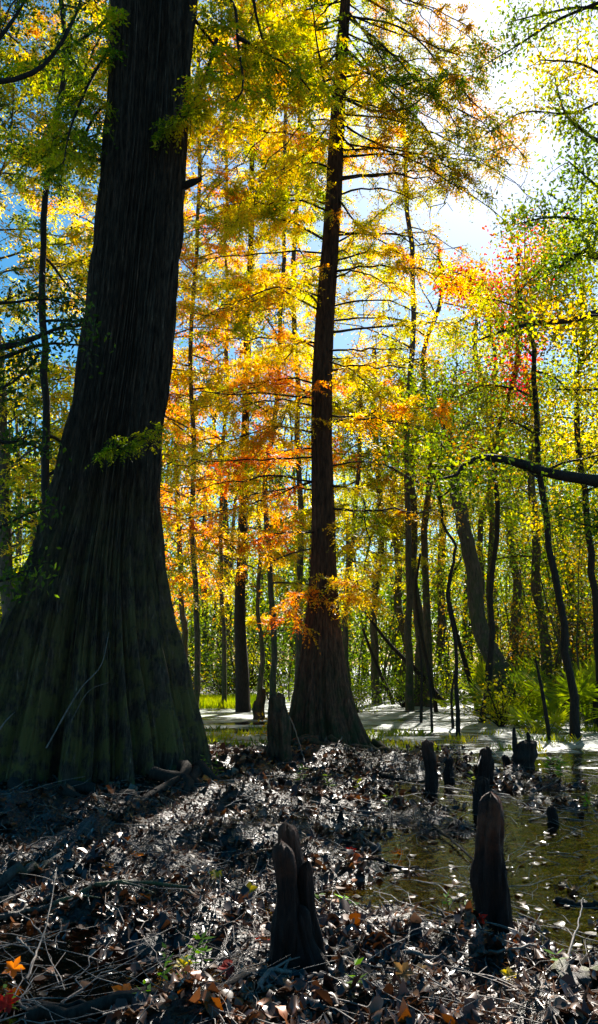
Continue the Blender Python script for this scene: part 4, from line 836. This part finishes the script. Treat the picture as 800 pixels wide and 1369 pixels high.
# seedlings
def seedling(px, py, h, nl, label, c=(.16, .30, .03), ll=.06):
    g_ = gnd(px, py); z = max(hz(g_[0], g_[1]), 0.0) - .01; b = np.array([g_[0], g_[1], z]); t = empty('seedling', b, label, 'seedling', 'green seedlings in the mud')
    st_ = MB(); q = grow(b, random.uniform(0, 6.28), 1.35, h, .1, .08, 7); st_.tube(q, np.linspace(.004, .0015, 8), 5); st_.build('stem', M['bark_grey'], t)
    i = rng.integers(2, 8, nl); B = q[i]; az = rng.uniform(0, 6.28, nl); D = np.stack([np.cos(az), np.sin(az), rng.uniform(-.1, .6, nl)], -1)
    V, Q = leaf_quads(B, D, np.array([0, 0, 1.0]) + .4 * rng.normal(size=(nl, 3)), ll * rng.uniform(.7, 1.3, nl), ll * .34 * np.ones(nl))
    mesh_obj('leaves', V, Q, M['broad'], t, np.array(c) * rng.uniform(.7, 1.3, (nl, 1)))
for a_ in [(215, 1318, .22, 16, 'leafy seedling with pale leaves at lower left'), (245, 1352, .26, 18, 'bright green seedling standing in the amber puddle'), (262, 1300, .14, 9, 'small seedling behind the bright green one'), (268, 1290, .10, 7, 'tiny bright seedling near the yellow leaf'),
           (163, 1369, .10, 8, 'seedling at the very bottom left'), (200, 1365, .14, 8, 'low seedling beside the bottom branch'), (465, 1222, .09, 7, 'broad leaved seedling right of the three peaked knee', (.3, .5, .12), .09), (430, 1212, .10, 6, 'sprout against the right side of the three peaked knee'),
           (634, 1250, .20, 7, 'young shoot with yellow leaf left of the tallest right knee'), (762, 1350, .20, 12, 'pale seedling near the bottom right corner'), (290, 1062, .3, 22, 'green seedling at the right corner of the huge cypress base', (.22, .32, .04), .09),
           (275, 1068, .2, 14, 'low yellow green sprout against the huge cypress base', (.26, .32, .04), .08), (400, 1065, .2, 16, 'sprout in the litter below the middle cypress', (.2, .28, .04), .09), (440, 1068, .2, 16, 'sprout right below the rust coloured knee', (.2, .28, .04), .09), (475, 1064, .2, 14, 'yellowish sprout in the sunlit litter', (.28, .3, .04), .08),
           (750, 1045, .3, 40, 'bushy green plant in the shallow water at right', (.10, .2, .03), .10), (735, 1040, .25, 24, 'green plant right of the forked stump', (.10, .2, .03), .10), (785, 1082, .15, 14, 'bright weed at the right edge of the water', (.14, .3, .03), .08),
           (628, 1048, .15, 9, 'small weed left of the stubby knee', (.3, .35, .05), .08), (475, 1352, .12, 9, 'weed at the bottom beside the brown leaves'), (15, 1352, .12, 8, 'weed in the bottom left corner leaves'), (600, 1212, .07, 6, 'tiny green sprout in the wet flats'), (520, 1085, .14, 10, 'grassy sprout on the wet flats', (.2, .3, .04), .08)]:
    seedling(*a_)
# shoreline plants
n = 9000; xx = rng.uniform(-5, 8, n); yy = rng.uniform(14.5, 19.5, n); k = (nz[1](P3(xx, yy), 2.2) > .55); xx, yy = xx[k], yy[k]; n = len(xx)
B0 = P3(xx, yy, np.maximum(ground_h(xx, yy), 0) - .01); V, Q = leaf_quads(B0, np.stack([rng.normal(size=n) * .5, rng.normal(size=n) * .5, np.ones(n)], -1), rng.normal(size=(n, 3)), rng.uniform(.08, .22, n), np.full(n, .025))
o = mesh_obj('pond_weeds', V, Q, M['broad'], None, ramp(YGREEN, clump_v(B0, 3, .4, .2))); tag(o, 'yellow green weeds at the near pond margin', 'weeds', kind='stuff')

# ------------------------------------------------------------------ light
sd = unit(ray(655, 62)); az = math.atan2(sd[0], sd[1]); el = math.asin(sd[2])
sun_d = bpy.data.lights.new('sun', 'SUN'); sun_d.energy = 5.0; sun_d.angle = R(0.5); sun_d.color = (1.0, 0.94, 0.84)
sun = bpy.data.objects.new('sun', sun_d); col.objects.link(sun)
sun.rotation_euler = Vector([-float(c) for c in sd]).to_track_quat('-Z', 'Y').to_euler(); sun.location = (0, 0, 30)
wld = bpy.data.worlds.new('World'); sc.world = wld; wld.use_nodes = True
nt = wld.node_tree; bg = nt.nodes['Background']
sky = nt.nodes.new('ShaderNodeTexSky'); sky.sky_type = 'NISHITA'; sky.sun_disc = False
sky.sun_elevation = el; sky.sun_rotation = az
sky.air_density = 1.0; sky.dust_density = 0.6; sky.ozone_density = 4.0
hs = nt.nodes.new('ShaderNodeHueSaturation'); hs.inputs['Saturation'].default_value = 1.42; hs.inputs['Hue'].default_value = 0.482
nt.links.new(sky.outputs[0], hs.inputs['Color']); nt.links.new(hs.outputs[0], bg.inputs['Color']); bg.inputs['Strength'].default_value = 0.046
sc.view_settings.view_transform = 'Standard'; sc.view_settings.look = 'None'; sc.view_settings.exposure = 1.7; sc.view_settings.gamma = 1.0
cy = sc.cycles
cy.max_bounces = 6; cy.diffuse_bounces = 3; cy.glossy_bounces = 3; cy.transmission_bounces = 4; cy.transparent_max_bounces = 8
cy.sample_clamp_indirect = 6
cy.use_denoising = True
